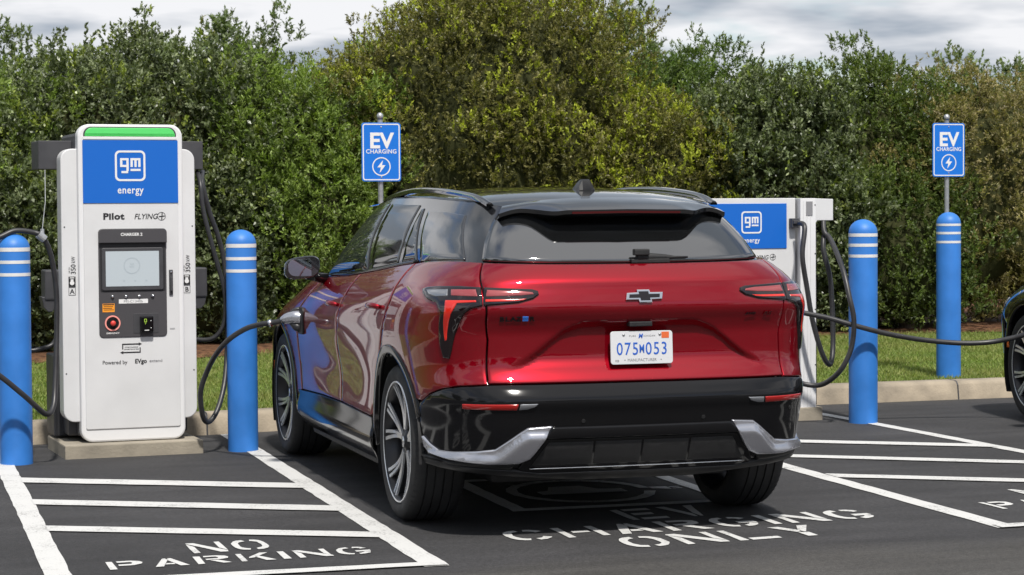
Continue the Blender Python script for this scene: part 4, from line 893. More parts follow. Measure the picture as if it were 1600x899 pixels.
# ------------------------------------------------------------ cars
_gap = .003
def a_of_y(y, z=.6):
    lo, hi = .9, 5.6
    for _ in range(30):
        m_ = (lo+hi)/2
        if P(m_, z)[1] < y: lo = m_
        else: hi = m_
    return (lo+hi)/2
def arc(yc, r, d0, d1, n=16, zc=.39, sgn=-1):
    """points (a,z) along a wheel arch; degrees, 0 = towards the front, 90 = up"""
    out = []
    for i in range(n+1):
        t_ = R(d0+(d1-d0)*i/n); z = zc+r*math.sin(t_); out.append((sgn*a_of_y(yc+r*math.cos(t_), z), z))
    return out
def dens(poly, st=.02):
    o = []
    for i in range(len(poly)):
        a = Vector(poly[i]); b = Vector(poly[(i+1) % len(poly)]); k = max(1, int(math.ceil((b-a).length/st)))
        for j in range(k): o.append(a+(b-a)*j/k)
    return o
def panel(name, m, parent, poly, fn=None, off=0.0, edge=.0045, step=.03, depth=.012, mirror=False, round_=True, offfn=None, edgemat=None):
    """curved sheet cut to `poly` (surface coordinates), with rolled-in edge"""
    fn = fn or P
    if mirror: poly = [(-p[0], p[1]) for p in poly]
    pl = dens(poly, max(.012, step*.6)); n = len(pl)
    area = sum(pl[i].x*pl[(i+1) % n].y-pl[(i+1) % n].x*pl[i].y for i in range(n))
    if area < 0: pl.reverse()
    def inset(d):
        o = []
        for i in range(n):
            a = pl[i]-pl[i-1]; b = pl[(i+1) % n]-pl[i]; a.normalize(); b.normalize(); na = Vector((-a.y, a.x)); nb = Vector((-b.y, b.x)); q = na+nb
            if q.length < 1e-6: q = na
            q.normalize(); o.append(pl[i]+q*(d/max(.4, q.dot(na))))
        return o
    rings = [(inset(0), -depth), (inset(_k1*edge), -edge*.30), (inset(edge), 0.0)] if round_ else [(inset(0), -depth), (inset(.0008), 0.0)]
    inner = rings[-1][0]
    x0, x1 = min(p.x for p in inner), max(p.x for p in inner); z0, z1 = min(p.y for p in inner), max(p.y for p in inner)
    def inside(px, py, q=inner):
        c = False; j = len(q)-1
        for i in range(len(q)):
            if (q[i].y > py) != (q[j].y > py) and px < (q[j].x-q[i].x)*(py-q[i].y)/(q[j].y-q[i].y)+q[i].x: c = not c
            j = i
        return c
    IA = np.array([p[:] for p in inner])
    pts = list(inner); nb_ = len(pts)
    nx, nz = max(1, int((x1-x0)/step)), max(1, int((z1-z0)/step))
    for i in range(nx+1):
        for j in range(nz+1):
            px, pz = x0+(x1-x0)*i/nx, z0+(z1-z0)*j/nz
            if inside(px, pz) and np.min(np.hypot(IA[:, 0]-px, IA[:, 1]-pz)) > step*.42: pts.append(Vector((px, pz)))
    vo, eo, fo, ov, oe, of = delaunay_2d_cdt(pts, [(i, (i+1) % nb_) for i in range(nb_)], [], 1, 1e-6)
    bm = bmesh.new(); ofn = offfn or (lambda a, z: 0.0)
    vs = [bm.verts.new(fn(p.x, p.y, off+ofn(p.x, p.y))) for p in vo]
    src = {}
    for k, orig in enumerate(ov):
        for q in orig:
            if q < nb_: src[q] = vs[k]
    for f in fo:
        try: bm.faces.new([vs[i] for i in f])
        except ValueError: pass
    prev = [src.get(i) for i in range(nb_)]; surf_v = [(vs[k].index, vo[k]) for k in range(len(vo))]; bm.verts.index_update(); surf_v = [(vs[k].index, vo[k]) for k in range(len(vo)) if vs[k] not in prev]
    ringf = []
    for ring, d in list(reversed(rings))[1:]:
        cur = [bm.verts.new(fn(p.x, p.y, off+d+ofn(p.x, p.y))) for p in ring]
        for i in range(nb_):
            j = (i+1) % nb_
            if prev[i] and prev[j] and prev[i] is not prev[j]:
                ringf.append(bm.faces.new((prev[i], prev[j], cur[j], cur[i])))
        prev = cur
    if edgemat:
        for f in ringf: f.material_index = 1
    # orientation: outward
    bmesh.ops.recalc_face_normals(bm, faces=list(bm.faces))
    bm.normal_update(); f = max(bm.faces, key=lambda f: f.calc_area()); c = f.calc_center_median(); outw = Vector((c.x*1.5, (c.y-YC)*.6, c.z-.6)) 
    if abs(c.x) < .6 and c.y < .1: outw = Vector((0, -1, .3))
    if f.normal.dot(outw) < 0: bmesh.ops.reverse_faces(bm, faces=list(bm.faces))
    ob = link(name, bm, [m, edgemat] if edgemat else m, parent, smooth=True)
    if offfn is None and fn is P and name != 'tailgate':        # exact normals of the body surface keep the reflections clean
        nr = [(0, 0, 0)]*len(ob.data.vertices)
        for vi, p in surf_v:
            q = ob.data.vertices[vi].co; nn = Vector(Nrm(p.x, p.y)); nr[vi] = tuple(nn)
        ob.data.normals_split_custom_set_from_vertices(nr)
    return ob
_k1 = .3
def on_surf(a, z, off, fn=None): return Vector((fn or P)(a, z, off))
HS = .38
def GZ(a, h, off=0.0): return Gs(a, h/HS, off)
def gp(pts): return [(a, t*HS) for a, t in pts]
def wheel(car, x, y, side):
    """side -1 left; outer face at x"""
    R_ = .39; w2 = .1375
    cx_ = x-side*w2
    # wheel disc
    wp = bpy.data.objects.new('wheel', None); COL.objects.link(wp); wp.parent = car; wp.location = (cx_, y, R_); wp.rotation_euler = (R(17 if y < 1 else 40), 0, 0)
    s = side
    bm = bmesh.new()
    prof = [(.295, -.105), (.305, -.128), (.335, -.1365), (.362, -.130), (.377, -.112), (.3825, -.100)]
    for gxp in (-.062, -.018, .018+.008, .062+.008):
        prof += [(.3885, gxp-.012 if gxp < -.03 else gxp-.010), (.389, gxp-.0045), (.381, gxp-.0035), (.381, gxp+.0035), (.389, gxp+.0045)]
    prof += [(.3875, .088), (.3825, .103), (.377, .113), (.362, .130), (.335, .1365), (.305, .128), (.295, .105)]
    lathe(bm, [(r, h*s) for r, h in prof], 96, axis='x', closed=True)
    ty = None                      # shoulder sipes: thin raised blocks on both shoulders
    for k in range(64):
        a = 2*math.pi*k/64
        for q in (-1, 1):
            c, sn_ = math.cos(a), math.sin(a); tdx = .007
            p = []
            for (rr, xx) in ((.3838, .100), (.3862, .088), (.3898, .074), (.3898, .072), (.3868, .100), (.3785, .114)):
                pass
            v = []
            for da in (-tdx/.39*.9, tdx/.39*.9):
                ca, sa = math.cos(a+da), math.sin(a+da)
                v.append([bm.verts.new((q*xx, rr*ca, rr*sa)) for rr, xx in ((.3893, .074), (.3889, .090), (.3848, .104), (.3700, .126))])
            for i in range(3): bm.faces.new((v[0][i], v[0][i+1], v[1][i+1], v[1][i]))
    ty = link('tyre', bm, M['tyre'], wp, smooth=True); autosmooth(ty, 40)
    bm = bmesh.new()                      # barrel and lip
    lathe(bm, [(r, h*s) for r, h in [(.303, .118), (.300, .126), (.290, .127), (.284, .118), (.272, .06), (.262, -.02), (.268, -.11), (.300, -.125)]], 72, axis='x')
    bmesh.ops.delete(bm, geom=[f for f in bm.faces if len(f.verts) > 4], context='FACES_ONLY')
    rm = link('rim', bm, M['rimdark'], wp, smooth=True)
    bm = bmesh.new(); lathe(bm, [(r, h*s) for r, h in [(.3015, .1225), (.300, .129), (.2935, .1305), (.288, .124)]], 72, axis='x', closed=False)
    bmesh.ops.delete(bm, geom=[f for f in bm.faces if len(f.verts) > 4], context='FACES_ONLY'); link('rim_lip', bm, M['rimface'], wp, smooth=True)
    # five split spokes
    def spoke_shape(r0, r1, w0, w1, sk0, sk1, d0, d1, th, m_, nm):
        bm = bmesh.new()
        for k in range(5):
            for q in (-1, 1):
                base = 2*math.pi*k/5
                n_ = 6; L1 = []; L2 = []
                for i in range(n_+1):
                    t_ = i/n_; r = r0+(r1-r0)*t_; an = base+q*(sk0+(sk1-sk0)*t_); hw = (w0+(w1-w0)*t_)/2; d = d0+(d1-d0)*t_+.012*math.sin(math.pi*t_)*-1
                    ca, sa = math.cos(an), math.sin(an)
                    L1.append((ca*r-sa*hw, sa*r+ca*hw, d)); L2.append((ca*r+sa*hw, sa*r-ca*hw, d))
                def vv(p, dd): return bm.verts.new(((p[2]-dd)*s, p[0], p[1]))
                A = [vv(p, 0) for p in L1]; B = [vv(p, 0) for p in L2]; C_ = [vv((p[0]*1, p[1], p[2]), th) for p in L1]; D = [vv(p, th) for p in L2]
                for i in range(n_):
                    bm.faces.new((A[i], A[i+1], B[i+1], B[i])); bm.faces.new((C_[i], D[i], D[i+1], C_[i+1])); bm.faces.new((A[i], C_[i], C_[i+1], A[i+1])); bm.faces.new((B[i], B[i+1], D[i+1], D[i]))
                bm.faces.new((A[0], B[0], D[0], C_[0])); bm.faces.new((A[-1], C_[-1], D[-1], B[-1]))
        bmesh.ops.recalc_face_normals(bm, faces=list(bm.faces)); o = link(nm, bm, m_, wp); autosmooth(o, 40); return o
    spoke_shape(.055, .292, .044, .038, .04, .275, .080, .112, .040, M['rimdark'], 'spokes')
    spoke_shape(.060, .293, .015, .018, .13, .345, .0885, .1215, .010, M['rimface'], 'spoke_faces')
    spoke_shape(.075, .293, .014, .017, .05, .215, .0885, .1215, .010, M['rimface'], 'spoke_faces')
    bm = bmesh.new(); lathe(bm, [(.0005, .098*s), (.030, .097*s), (.036, .090*s), (.060, .083*s), (.066, .06*s), (.066, .03*s)], 30, axis='x'); link('hub', bm, M['rimdark'], wp, smooth=True)
    bm = bmesh.new(); lathe(bm, [(.0005, .1*s), (.026, .0995*s), (.029, .096*s)], 24, axis='x'); link('hub_cap', bm, M['chrome'], wp, smooth=True)
    bm = bmesh.new(); lathe(bm, [(.06, .02*s), (.172, .02*s), (.172, -.004*s), (.06, -.004*s)], 40, axis='x', closed=True); link('brake_disc', bm, M['steel'], wp)
    return wp
def build_car(loc, label):
    car = empty('car', loc, label, 'car')
    # ---- inner shell, floor, arches
    bm = bmesh.new(); na, nz = 170, 20; rows = []
    for i in range(na+1):
        a = -AMAX+2*AMAX*i/na; tz = topz(a); z0_ = .24+.12*sst((1.75-abs(a))/.1); rows.append([bm.verts.new(P(a, z0_+(tz-.004-z0_)*j/nz, -.055 if abs(a) < .70 and .70 < z0_+(tz-z0_)*j/nz < 1.08 else -.016)) for j in range(nz+1)])
    for A, B in zip(rows[:-1], rows[1:]):
        for j in range(nz):
            q = (A[j], B[j], B[j+1], A[j+1]); c = sum((v.co for v in q), Vector())/4
            if abs(c.x) > .7 and any(math.hypot(c.y-yy, c.z-.39) < .458 for yy in (0, 3.094)): continue
            bm.faces.new(q)
    bmesh.ops.remove_doubles(bm, verts=bm.verts, dist=.0005); bmesh.ops.recalc_face_normals(bm, faces=list(bm.faces)); link('body_shell', bm, M['gloss'], car, smooth=True)
    bm = bmesh.new(); box(bm, -.60, .60, -.45, 3.75, .22, .32, .03); box(bm, -.90, .90, .62, 2.45, .20, .34, .02)
    box(bm, -.66, .66, -.12, .05, .26, .36, .02); cyl(bm, (-.75, 0, .39), (.75, 0, .39), .045)
    link('underbody', bm, M['matte'], car)
    for s in (-1, 1):
        for yy in (0, 3.094):
            bm = bmesh.new(); v = []
            for i in range(25):
                t_ = R(-28+216*i/24); v.append([bm.verts.new((s*xx, yy+rr*math.cos(t_), .39+rr*math.sin(t_))) for xx, rr in ((.955, .452), (.90, .462), (.66, .462), (.64, .30), (.64, .01))])
            for a_, b_ in zip(v[:-1], v[1:]):
                for j in range(4): bm.faces.new((a_[j], a_[j+1], b_[j+1], b_[j]))
            bmesh.ops.recalc_face_normals(bm, faces=list(bm.faces)); link('wheel_housing', bm, M['matte'], car, smooth=True)
            wheel(car, s*.965, yy, s)
    # ---- red panels
    def topline(a0, a1, n=20, d=.004): return [(a0+(a1-a0)*i/n, topz(a0+(a1-a0)*i/n)-d) for i in range(n+1)]
    g = _gap; body = M['red']
    he = [(-.733, .735), (-.712, .93), (-.730, 1.05), (-.745, 1.113), (-.775, 1.16), (-.810, 1.20)]      # tailgate edge, left
    tg = he+topline(-.872, .872, 40)+[(-p[0], p[1]) for p in reversed(he)]
    tailgate = panel('tailgate', body, car, tg, step=.0135)
    ar = arc(0, .475, 184, 60, 22)        # rear arch red edge, from the bumper joint over the top
    for mir in (False, True):
        qe = [(p[0]-.007, p[1]) for p in he]
        back = [(-1.235, .633), (-1.13, .672), (-1.0, .703), (-.88, .722), (-.74, .731)]
        arq = [p for p in arc(0, .475, 148.5, 52, 20)]
        quarter = back+qe+topline(-.881, -1.716, 24)+[(-1.735, 1.10), (-1.775, .98), (-1.87, .88)]
        # join the arch where the door starts
        arq = arc(0, .475, 60, 149, 18)
        qp = back+qe+topline(-.881, -1.716, 24)+[(-1.74, 1.08), (-1.79, .97), (-1.88, .865)]+arq
        panel('rear_quarter_panel', body, car, qp, mirror=mir, step=.03)
        ard = arc(0, .475, 20, 56, 10)
        dr = [(-1.725, topz(-1.73)-.004)]+[(-1.747, 1.08), (-1.797, .97), (-1.89, .868)]+list(reversed(ard))+[(-2.29, .470), (-2.6, .474), (-3.045, .482), (-3.05, .8), (-2.99, 1.0), (-2.90, topz(-2.90)-.004)]+topline(-2.85, -1.78, 20)
        panel('rear_door', body, car, dr, mirror=mir, step=.035)
        fd = [(-3.055, .482), (-3.6, .478), (-4.16, .462), (-4.20, .8), (-4.17, 1.0), (-4.12, topz(-4.12)-.004)]+topline(-4.05, -2.912, 20)+[(-2.997, 1.0), (-3.058, .8)]
        panel('front_door', body, car, fd, mirror=mir, step=.035)
        ae = arc(3.094, .475, 178, 30, 24)
        ff = [(-4.168, .462), (-4.208, .8), (-4.178, 1.0), (-4.128, topz(-4.128)-.004)]+topline(-4.2, -5.35, 24, .006)+[(-5.42, .93), (-5.44, .75)]+list(reversed(arc(3.094, .475, 176, 35, 24)))
        panel('front_fender', body, car, ff, mirror=mir, step=.035)
        # black lower cladding: sill and arch rings
        sill = list(reversed(arc(0, .44, 5, -14, 5)))
        sl_ = [(-2.25, .245), (-4.32, .245), (-4.30, .34), (-4.27, .455)]+[(-4.15, .457), (-3.6, .472), (-3.05, .477), (-2.6, .469), (-2.245, .462), (-2.21, .36)]
        panel('sill_cladding', M['gloss'], car, sl_, mirror=mir, off=.004, step=.04, offfn=lambda a, z: .020*sst((.42-z)/.05)-.018*sst((.33-z)/.06), edge=.004)
        for yc_, d0, d1 in ((0, -8, 160), (3.094, 15, 188)):
            ou = arc(yc_, .482, d0, d1, 30); inn = arc(yc_, .436, d0, d1, 30)
            panel('wheel_arch_trim', M['gloss'], car, ou+list(reversed(inn)), mirror=mir, off=.007, edge=.006, step=.05, depth=.03)
    # front fascia (faces the hedge)
    fr = [(5.43, .26), (5.43, .93)]+[(a, topz(a)-.006) for a in np.linspace(5.5, AMAX, 12)]
    fr = [(-a, z) for a, z in fr]
    for mir in (False, True):
        panel('front_bumper', body, car, [(-5.43, .42), (-5.43, .93)]+[(-a, topz(a)-.01) for a in np.linspace(5.5, AMAX-.002, 12)]+[(-AMAX+.002, .42)], mirror=mir, step=.05)
        panel('front_lower_bumper', M['gloss'], car, [(-5.43, .24), (-5.43, .413), (-AMAX+.002, .413), (-AMAX+.002, .24)], mirror=mir, step=.06)
        panel('headlamp', M['clear'], car, [(-5.50, .80), (-5.50, .86), (-5.95, .855), (-6.0, .83), (-5.95, .80)], mirror=mir, off=.006, step=.04)
        panel('side_marker_lamp', M['amber'], car, [(-5.30, .50), (-5.34, .50), (-5.33, .64), (-5.30, .64)], mirror=mir, off=.004, step=.02, round_=False)
    # bonnet cap
    bm = bmesh.new(); rows = []
    for i in range(15):
        t_ = i/14; a = 4.42+(AMAX-.35-4.42)*t_
        p = Vector(P(a, topz(a)-.010)); rows.append([bm.verts.new((p.x*u, p.y+.02*(1-u*u)*(1 if t_ > .8 else 0), p.z+.055*(1-abs(u)**2.5)*(1-t_**3*.7))) for u in np.linspace(-1, 1, 17)])
    p = Vector(P(AMAX, topz(AMAX)-.01)); rows.append([bm.verts.new((rows[-1][k].co.x*.98, p.y-.02, p.z+.012)) for k in range(17)])
    for A, B in zip(rows[:-1], rows[1:]):
        for j in range(16): bm.faces.new((A[j], A[j+1], B[j+1], B[j]))
    bmesh.ops.recalc_face_normals(bm, faces=list(bm.faces)); link('bonnet', bm, body, car, smooth=True)
    # ---- glasshouse shell
    bm = bmesh.new(); rows = []
    for i in range(181):
        a = -AMAX+2*AMAX*i/180; rows.append([bm.verts.new(Gs(a, t_, -.004)) for t_ in np.linspace(-.02, 1, 11)])
    for A, B in zip(rows[:-1], rows[1:]):
        for j in range(10): bm.faces.new((A[j], B[j], B[j+1], A[j+1]))
    bmesh.ops.remove_doubles(bm, verts=bm.verts, dist=.0004); bmesh.ops.recalc_face_normals(bm, faces=list(bm.faces)); link('pillars', bm, M['roof'], car, smooth=True)
    # rear window
    rw = gp([(-.893, .015)]+[(-.893+1.786*i/30, .012) for i in range(1, 30)]+[(.893, .015), (.905, .35), (.90, .69), (.875, .95), (.80, .99)]+[(.80-1.6*i/20, .99) for i in range(1, 20)]+[(-.80, .99), (-.875, .95), (-.90, .69), (-.905, .35)])
    panel('rear_window', M['glass'], car, rw, GZ, off=.003, step=.035, depth=.006, edgemat=M['matte'], round_=False)
    for mir in (False, True):
        panel('front_side_window', M['glassc'], car, gp([(-2.84, .045), (-3.6, .04), (-4.38, .05), (-4.72, .40), (-4.92, .86), (-4.6, .925), (-3.55, .93)]), GZ, off=.0, mirror=mir, step=.05, edge=.0015, depth=.003, edgemat=M['matte'], round_=False)
        panel('rear_side_window', M['glass'], car, gp([(-2.155, .045), (-2.72, .045), (-3.40, .925), (-2.24, .885)]), GZ, off=.0, mirror=mir, step=.05, edge=.0015, depth=.003, edgemat=M['matte'], round_=False)
        panel('quarter_window', M['glass'], car, gp([(-1.78, .045), (-2.07, .045), (-2.15, .83), (-2.10, .84)]), GZ, off=.0, mirror=mir, step=.04, edge=.0015, depth=.003, edgemat=M['matte'], round_=False)
        panel('rear_pillar_panel', M['roof'], car, gp([(-1.03, .012), (-1.70, .012), (-1.97, .80), (-1.60, .80), (-1.19, .765)]), GZ, off=.003, mirror=mir, step=.04, edge=.004, depth=.008)
        # bright-edged waist moulding
        pts = [on_surf((-1 if not mir else 1)*a, .018, .008, Gs) for a in np.linspace(1.72, 4.42, 40)]
        bm = bmesh.new(); tube(bm, pts, .009, 8); link('waist_moulding', bm, M['gloss'], car, smooth=True)
        # mirror
        s = -1 if not mir else 1
        bm = bmesh.new(); v = []
        for (dy, hw, hh, dz) in ((-.045, .096, .058, 0), (-.035, .102, .064, 0), (0, .100, .062, .0), (.05, .092, .055, -.004), (.09, .060, .035, -.006), (.108, .02, .012, -.008)):
            ring = []
            for k in range(28):
                t_ = 2*math.pi*k/28; c_, s_ = math.cos(t_), math.sin(t_); e_ = .62
                x = hw*math.copysign(abs(c_)**e_, c_); z = hh*math.copysign(abs(s_)**e_, s_)
                z += -.012*(x/hw)*s*-1*-1
                ring.append(bm.verts.new((s*1.055+x, 1.95+dy+.10*0-.03*x*s*-1, 1.205+dz+z)))
            v.append(ring)
        for A, B in zip(v[:-1], v[1:]):
            for k in range(28): bm.faces.new((A[k], A[(k+1) % 28], B[(k+1) % 28], B[k]))
        bm.faces.new(v[0]); bm.faces.new(v[-1])
        bmesh.ops.recalc_face_normals(bm, faces=list(bm.faces)); mc = link('wing_mirror', bm, M['roof'], car); autosmooth(mc, 40)
        bm = bmesh.new(); prism(bm, [(s*1.055+x, 1.205+z) for x, z in rrect(-.085, .085, -.049, .049, .040)], 1.9035, 1.92, .001); link('mirror_glass', bm, M['mirror'], mc)
        bm = bmesh.new(); tube(bm, [Vector((s*.90, 1.99, 1.135)), Vector((s*.96, 1.98, 1.148)), Vector((s*1.02, 1.96, 1.160))], [.035, .028, .026], 12); link('mirror_arm', bm, M['gloss'], mc, smooth=True)
        # door handles
        for yy, zz in ((1.42, 1.012), (.30, 1.045)):
            aa = s*a_of_y(yy, .95)
            pts = [on_surf(aa-s*.105+s*.21*k/8, zz+.006*(k/8-.5)*-1, .004+.030*math.sin(math.pi*k/8)**.45) for k in range(9)]
            bm = bmesh.new(); tube(bm, pts, [.010, .014, .016, .0165, .0165, .0165, .016, .014, .010], 12); link('door_handle', bm, body, car, smooth=True)
    # ---- roof
    bm = bmesh.new(); rows = []; U = np.linspace(-1, 1, 37)
    def ring_x(y):
        lo, hi = .7, 5.0
        for _ in range(30):
            m_ = (lo+hi)/2
            if GT(m_)[1] < y: lo = m_
            else: hi = m_
        return GT(m_)
    ys = [-.40, -.33, -.25, -.1, .05, .2, .4, .6, .8, 1.0, 1.2, 1.4, 1.6, 1.75, 1.88, 1.98, 2.05]
    for y in ys:
        e = ring_x(y); crown = lerp_tab([(-.4, .040), (-.1, .050), (.3, .054), (1.2, .052), (1.8, .055), (2.1, .05)], y)
        rows.append([bm.verts.new((e[0]*u, y-(.10*(1-u*u) if y < -.3 else 0)*0, e[2]+crown*(1-abs(u)**2.6)-.002*abs(u)**8)) for u in U])
    for A, B in zip(rows[:-1], rows[1:]):
        for j in range(len(U)-1): bm.faces.new((A[j], A[j+1], B[j+1], B[j]))
    bmesh.ops.recalc_face_normals(bm, faces=list(bm.faces)); link('roof', bm, M['roof'], car, smooth=True)
    # spoiler: continues the roof rearwards, centre blade with diagonal shoulders
    bm = bmesh.new()
    def sp_back(u):      # |x| -> (y, z) of the trailing edge
        x = abs(u)
        return lerp_tab([(0, -.72), (.32, -.705), (.345, -.69), (.44, -.58), (.50, -.545), (.575, -.520)], x), lerp_tab([(0, 1.527), (.31, 1.524), (.345, 1.526), (.42, 1.536), (.50, 1.530), (.575, 1.508)], x)
    UX = np.linspace(-1, 1, 49); top_, bot_ = [], []
    e0 = ring_x(-.40)
    for u in UX:
        xb = u*.572; yb, zb = sp_back(xb); colm = []
        x0_ = u*e0[0]; z0_ = e0[2]+.040*(1-abs(u)**2.6)
        for k in range(9):
            t_ = k/8; x = x0_+(xb-x0_)*t_; y = -.40+(yb+.40)*t_; z = z0_+(zb-z0_)*t_+.006*math.sin(math.pi*t_)
            if t_ > .5 and .30 < abs(xb) < .47: z -= .010*math.sin(math.pi*(abs(xb)-.30)/.17)*(t_-.5)*2
            colm.append((x, y, z))
        top_.append(colm)
    tv = [[bm.verts.new(p) for p in c_] for c_ in top_]
    lip = [bm.verts.new((c_[-1][0], c_[-1][1]+.004, c_[-1][2]-.019)) for c_ in top_]; und = [bm.verts.new((c_[-1][0], c_[-1][1]+.05, c_[-1][2]-.030)) for c_ in top_]; un2 = [bm.verts.new((c_[0][0]*.97, -.44, 1.488)) for c_ in top_]
    for i in range(len(UX)-1):
        for k in range(8): bm.faces.new((tv[i][k], tv[i+1][k], tv[i+1][k+1], tv[i][k+1]))
        bm.faces.new((tv[i][8], tv[i+1][8], lip[i+1], lip[i])); bm.faces.new((lip[i], lip[i+1], und[i+1], und[i])); bm.faces.new((und[i], und[i+1], un2[i+1], un2[i]))
    for i in (0, len(UX)-1): bm.faces.new([tv[i][k] for k in range(9)]+[lip[i], und[i], un2[i]])
    bmesh.ops.recalc_face_normals(bm, faces=list(bm.faces)); sp = link('roof_spoiler', bm, M['roof'], car); autosmooth(sp, 38)
    bm = bmesh.new(); v = []
    for i in range(21):
        x = -.27+.54*i/20; yb, zb = sp_back(x); v.append([bm.verts.new(p) for p in ((x, yb+.0045, zb-.0175), (x, yb+.004, zb-.008), (x, yb-.0010, zb-.008), (x, yb+.001, zb-.0175))])
    for A, B in zip(v[:-1], v[1:]):
        for j in range(4): bm.faces.new((A[j], B[j], B[(j+1) % 4], A[(j+1) % 4]))
    bmesh.ops.recalc_face_normals(bm, faces=list(bm.faces)); link('brake_light', bm, M['darkred'], sp)
    # roof rails
    for s in (-1, 1):
        pts = spline([(s*.585, 1.78, 1.60), (s*.600, 1.50, 1.626), (s*.603, 1.05, 1.649), (s*.603, .62, 1.648), (s*.596, .20, 1.631), (s*.585, -.15, 1.605), (s*.575, -.37, 1.565)], 6)
        bm = bmesh.new(); v = []
        for i, p in enumerate(pts):
            base = ring_x(max(-.39, min(2.0, p.y)))[2]-.004; base = min(base+.012, p.z-.006); e_ = i/(len(pts)-1)
            v.append([bm.verts.new(q) for q in ((p.x-.017, p.y, p.z-.020), (p.x-.011, p.y, p.z-.003), (p.x, p.y, p.z), (p.x+.011, p.y, p.z-.003), (p.x+.017, p.y, p.z-.020), (p.x+.015, p.y, max(base, p.z-.030)) if .1 < e_ < .85 else (p.x+.017, p.y, base), (p.x-.015, p.y, max(base, p.z-.030)) if .1 < e_ < .85 else (p.x-.017, p.y, base))])
        for A, B in zip(v[:-1], v[1:]):
            for j in range(7): bm.faces.new((A[j], A[(j+1) % 7], B[(j+1) % 7], B[j]))
        bm.faces.new(v[0]); bm.faces.new(v[-1]); bmesh.ops.recalc_face_normals(bm, faces=list(bm.faces)); o = link('roof_rail', bm, M['roof'], car); autosmooth(o, 45)
    # antenna fin
    bm = bmesh.new(); v = []
    for (y, hw, h) in ((.14, .008, .004), (.07, .026, .022), (.01, .036, .040), (-.04, .041, .052), (-.07, .042, .056), (-.085, .041, .051), (-.10, .045, .002)):
        zb_ = 1.622
        v.append([bm.verts.new(q) for q in ((.005-hw*1.12, y, zb_-.02), (.005-hw*.88, y, zb_+h*.42), (.005-hw*.48, y, zb_+h), (.005+hw*.48, y, zb_+h), (.005+hw*.88, y, zb_+h*.42), (.005+hw*1.12, y, zb_-.02))])
    for A, B in zip(v[:-1], v[1:]):
        for j in range(5): bm.faces.new((A[j], A[j+1], B[j+1], B[j]))
    bm.faces.new(v[0]); bm.faces.new(v[-1]); bmesh.ops.recalc_face_normals(bm, faces=list(bm.faces)); o = link('antenna_fin', bm, M['plastic'], car); autosmooth(o, 20)
    # wiper
    g0 = on_surf(.02, .10, .016, Gs); g1 = on_surf(.34, .085, .014, Gs)
    bm = bmesh.new(); v = []
    for t_, hw, hh in ((-.02, .012, .010), (.02, .022, .018), (.25, .020, .016), (.55, .014, .010), (.75, .006, .006), (1.0, .005, .005)):
        c = g0+(g1-g0)*t_; v.append([bm.verts.new(c+Vector((0, -hh*.9*math.cos(a)-.006, hw*math.sin(a)))) for a in np.linspace(0, 2*math.pi, 11)[:-1]])
    for A, B in zip(v[:-1], v[1:]):
        for k in range(10): bm.faces.new((A[k], A[(k+1) % 10], B[(k+1) % 10], B[k]))
    bm.faces.new(v[0]); bm.faces.new(v[-1]); bmesh.ops.recalc_face_normals(bm, faces=list(bm.faces)); wpo = link('rear_wiper', bm, M['matte'], car, smooth=True)
    bm = bmesh.new(); box(bm, g0.x-.02, g0.x+.055, g0.y-.034, g0.y+.004, g0.z+.008, g0.z+.038, .006); box(bm, g0.x-.03, g0.x+.16, g0.y-.018, g0.y+.002, g0.z-.028, g0.z-.008, .004); link('wiper_pivot', bm, M['matte'], wpo)
    # ---- rear lamps
    for mir in (False, True):
        hs = [(-1.198, 1.155), (-1.16, 1.135), (-1.10, 1.112), (-1.009, 1.098), (-.965, 1.055), (-.950, .90), (-.935, .845), (-.900, .842), (-.886, .88), (-.862, .96), (-.832, 1.055), (-.805, 1.077), (-.757, 1.088), (-.768, 1.13), (-.792, 1.172), (-.9, 1.176), (-1.05, 1.172), (-1.15, 1.166)]
        lm = panel('tail_lamp', M['lens'], car, hs, off=.010, edge=.006, step=.02, mirror=mir, depth=.014)
        panel('lamp_blade', M['redglow'], lm, [(-.945, 1.110), (-.79, 1.112), (-.787, 1.103), (-.876, 1.097), (-.897, 1.05), (-.903, .93), (-.915, .925), (-.931, 1.02)], off=.0125, edge=.003, step=.015, mirror=mir, depth=.004)
        panel('lamp_band', M['pink'], lm, [(-.935, 1.158), (-.808, 1.160), (-.787, 1.128), (-.92, 1.130)], off=.0122, edge=.003, step=.015, mirror=mir, depth=.004)
        panel('indicator_lens', M['clear'], lm, [(-1.13, 1.152), (-.955, 1.158), (-.94, 1.128), (-1.02, 1.124), (-1.09, 1.132)], off=.0122, edge=.003, step=.015, mirror=mir, depth=.004)
        hl = [(-.755, 1.088), (-.60, 1.100), (-.535, 1.118), (-.510, 1.138), (-.520, 1.155), (-.55, 1.163), (-.65, 1.167), (-.778, 1.172), (-.765, 1.13)]
        lt = panel('tailgate_lamp', M['lens'], car, hl, off=.010, edge=.006, step=.02, mirror=mir, depth=.014)
        panel('lamp_band', M['pink'], lt, [(-.757, 1.158), (-.60, 1.153), (-.545, 1.147), (-.535, 1.137), (-.60, 1.132), (-.752, 1.128)], off=.0122, edge=.003, step=.015, mirror=mir, depth=.004)
        panel('lamp_blade', M['redglow'], lt, [(-.750, 1.116), (-.60, 1.117), (-.565, 1.119), (-.58, 1.111), (-.62, 1.107), (-.748, 1.104)], off=.0124, edge=.002, step=.015, mirror=mir, depth=.004)
    # ---- rear bumper
    bp = []
    tp = [(-1.237, .627), (-1.13, .666), (-1.0, .697), (-.88, .716), (-.733, .7275)]
    tp = tp+[(-.733+1.466*i/24, .7285) for i in range(1, 24)]+[(-a, z) for a, z in reversed(tp)]
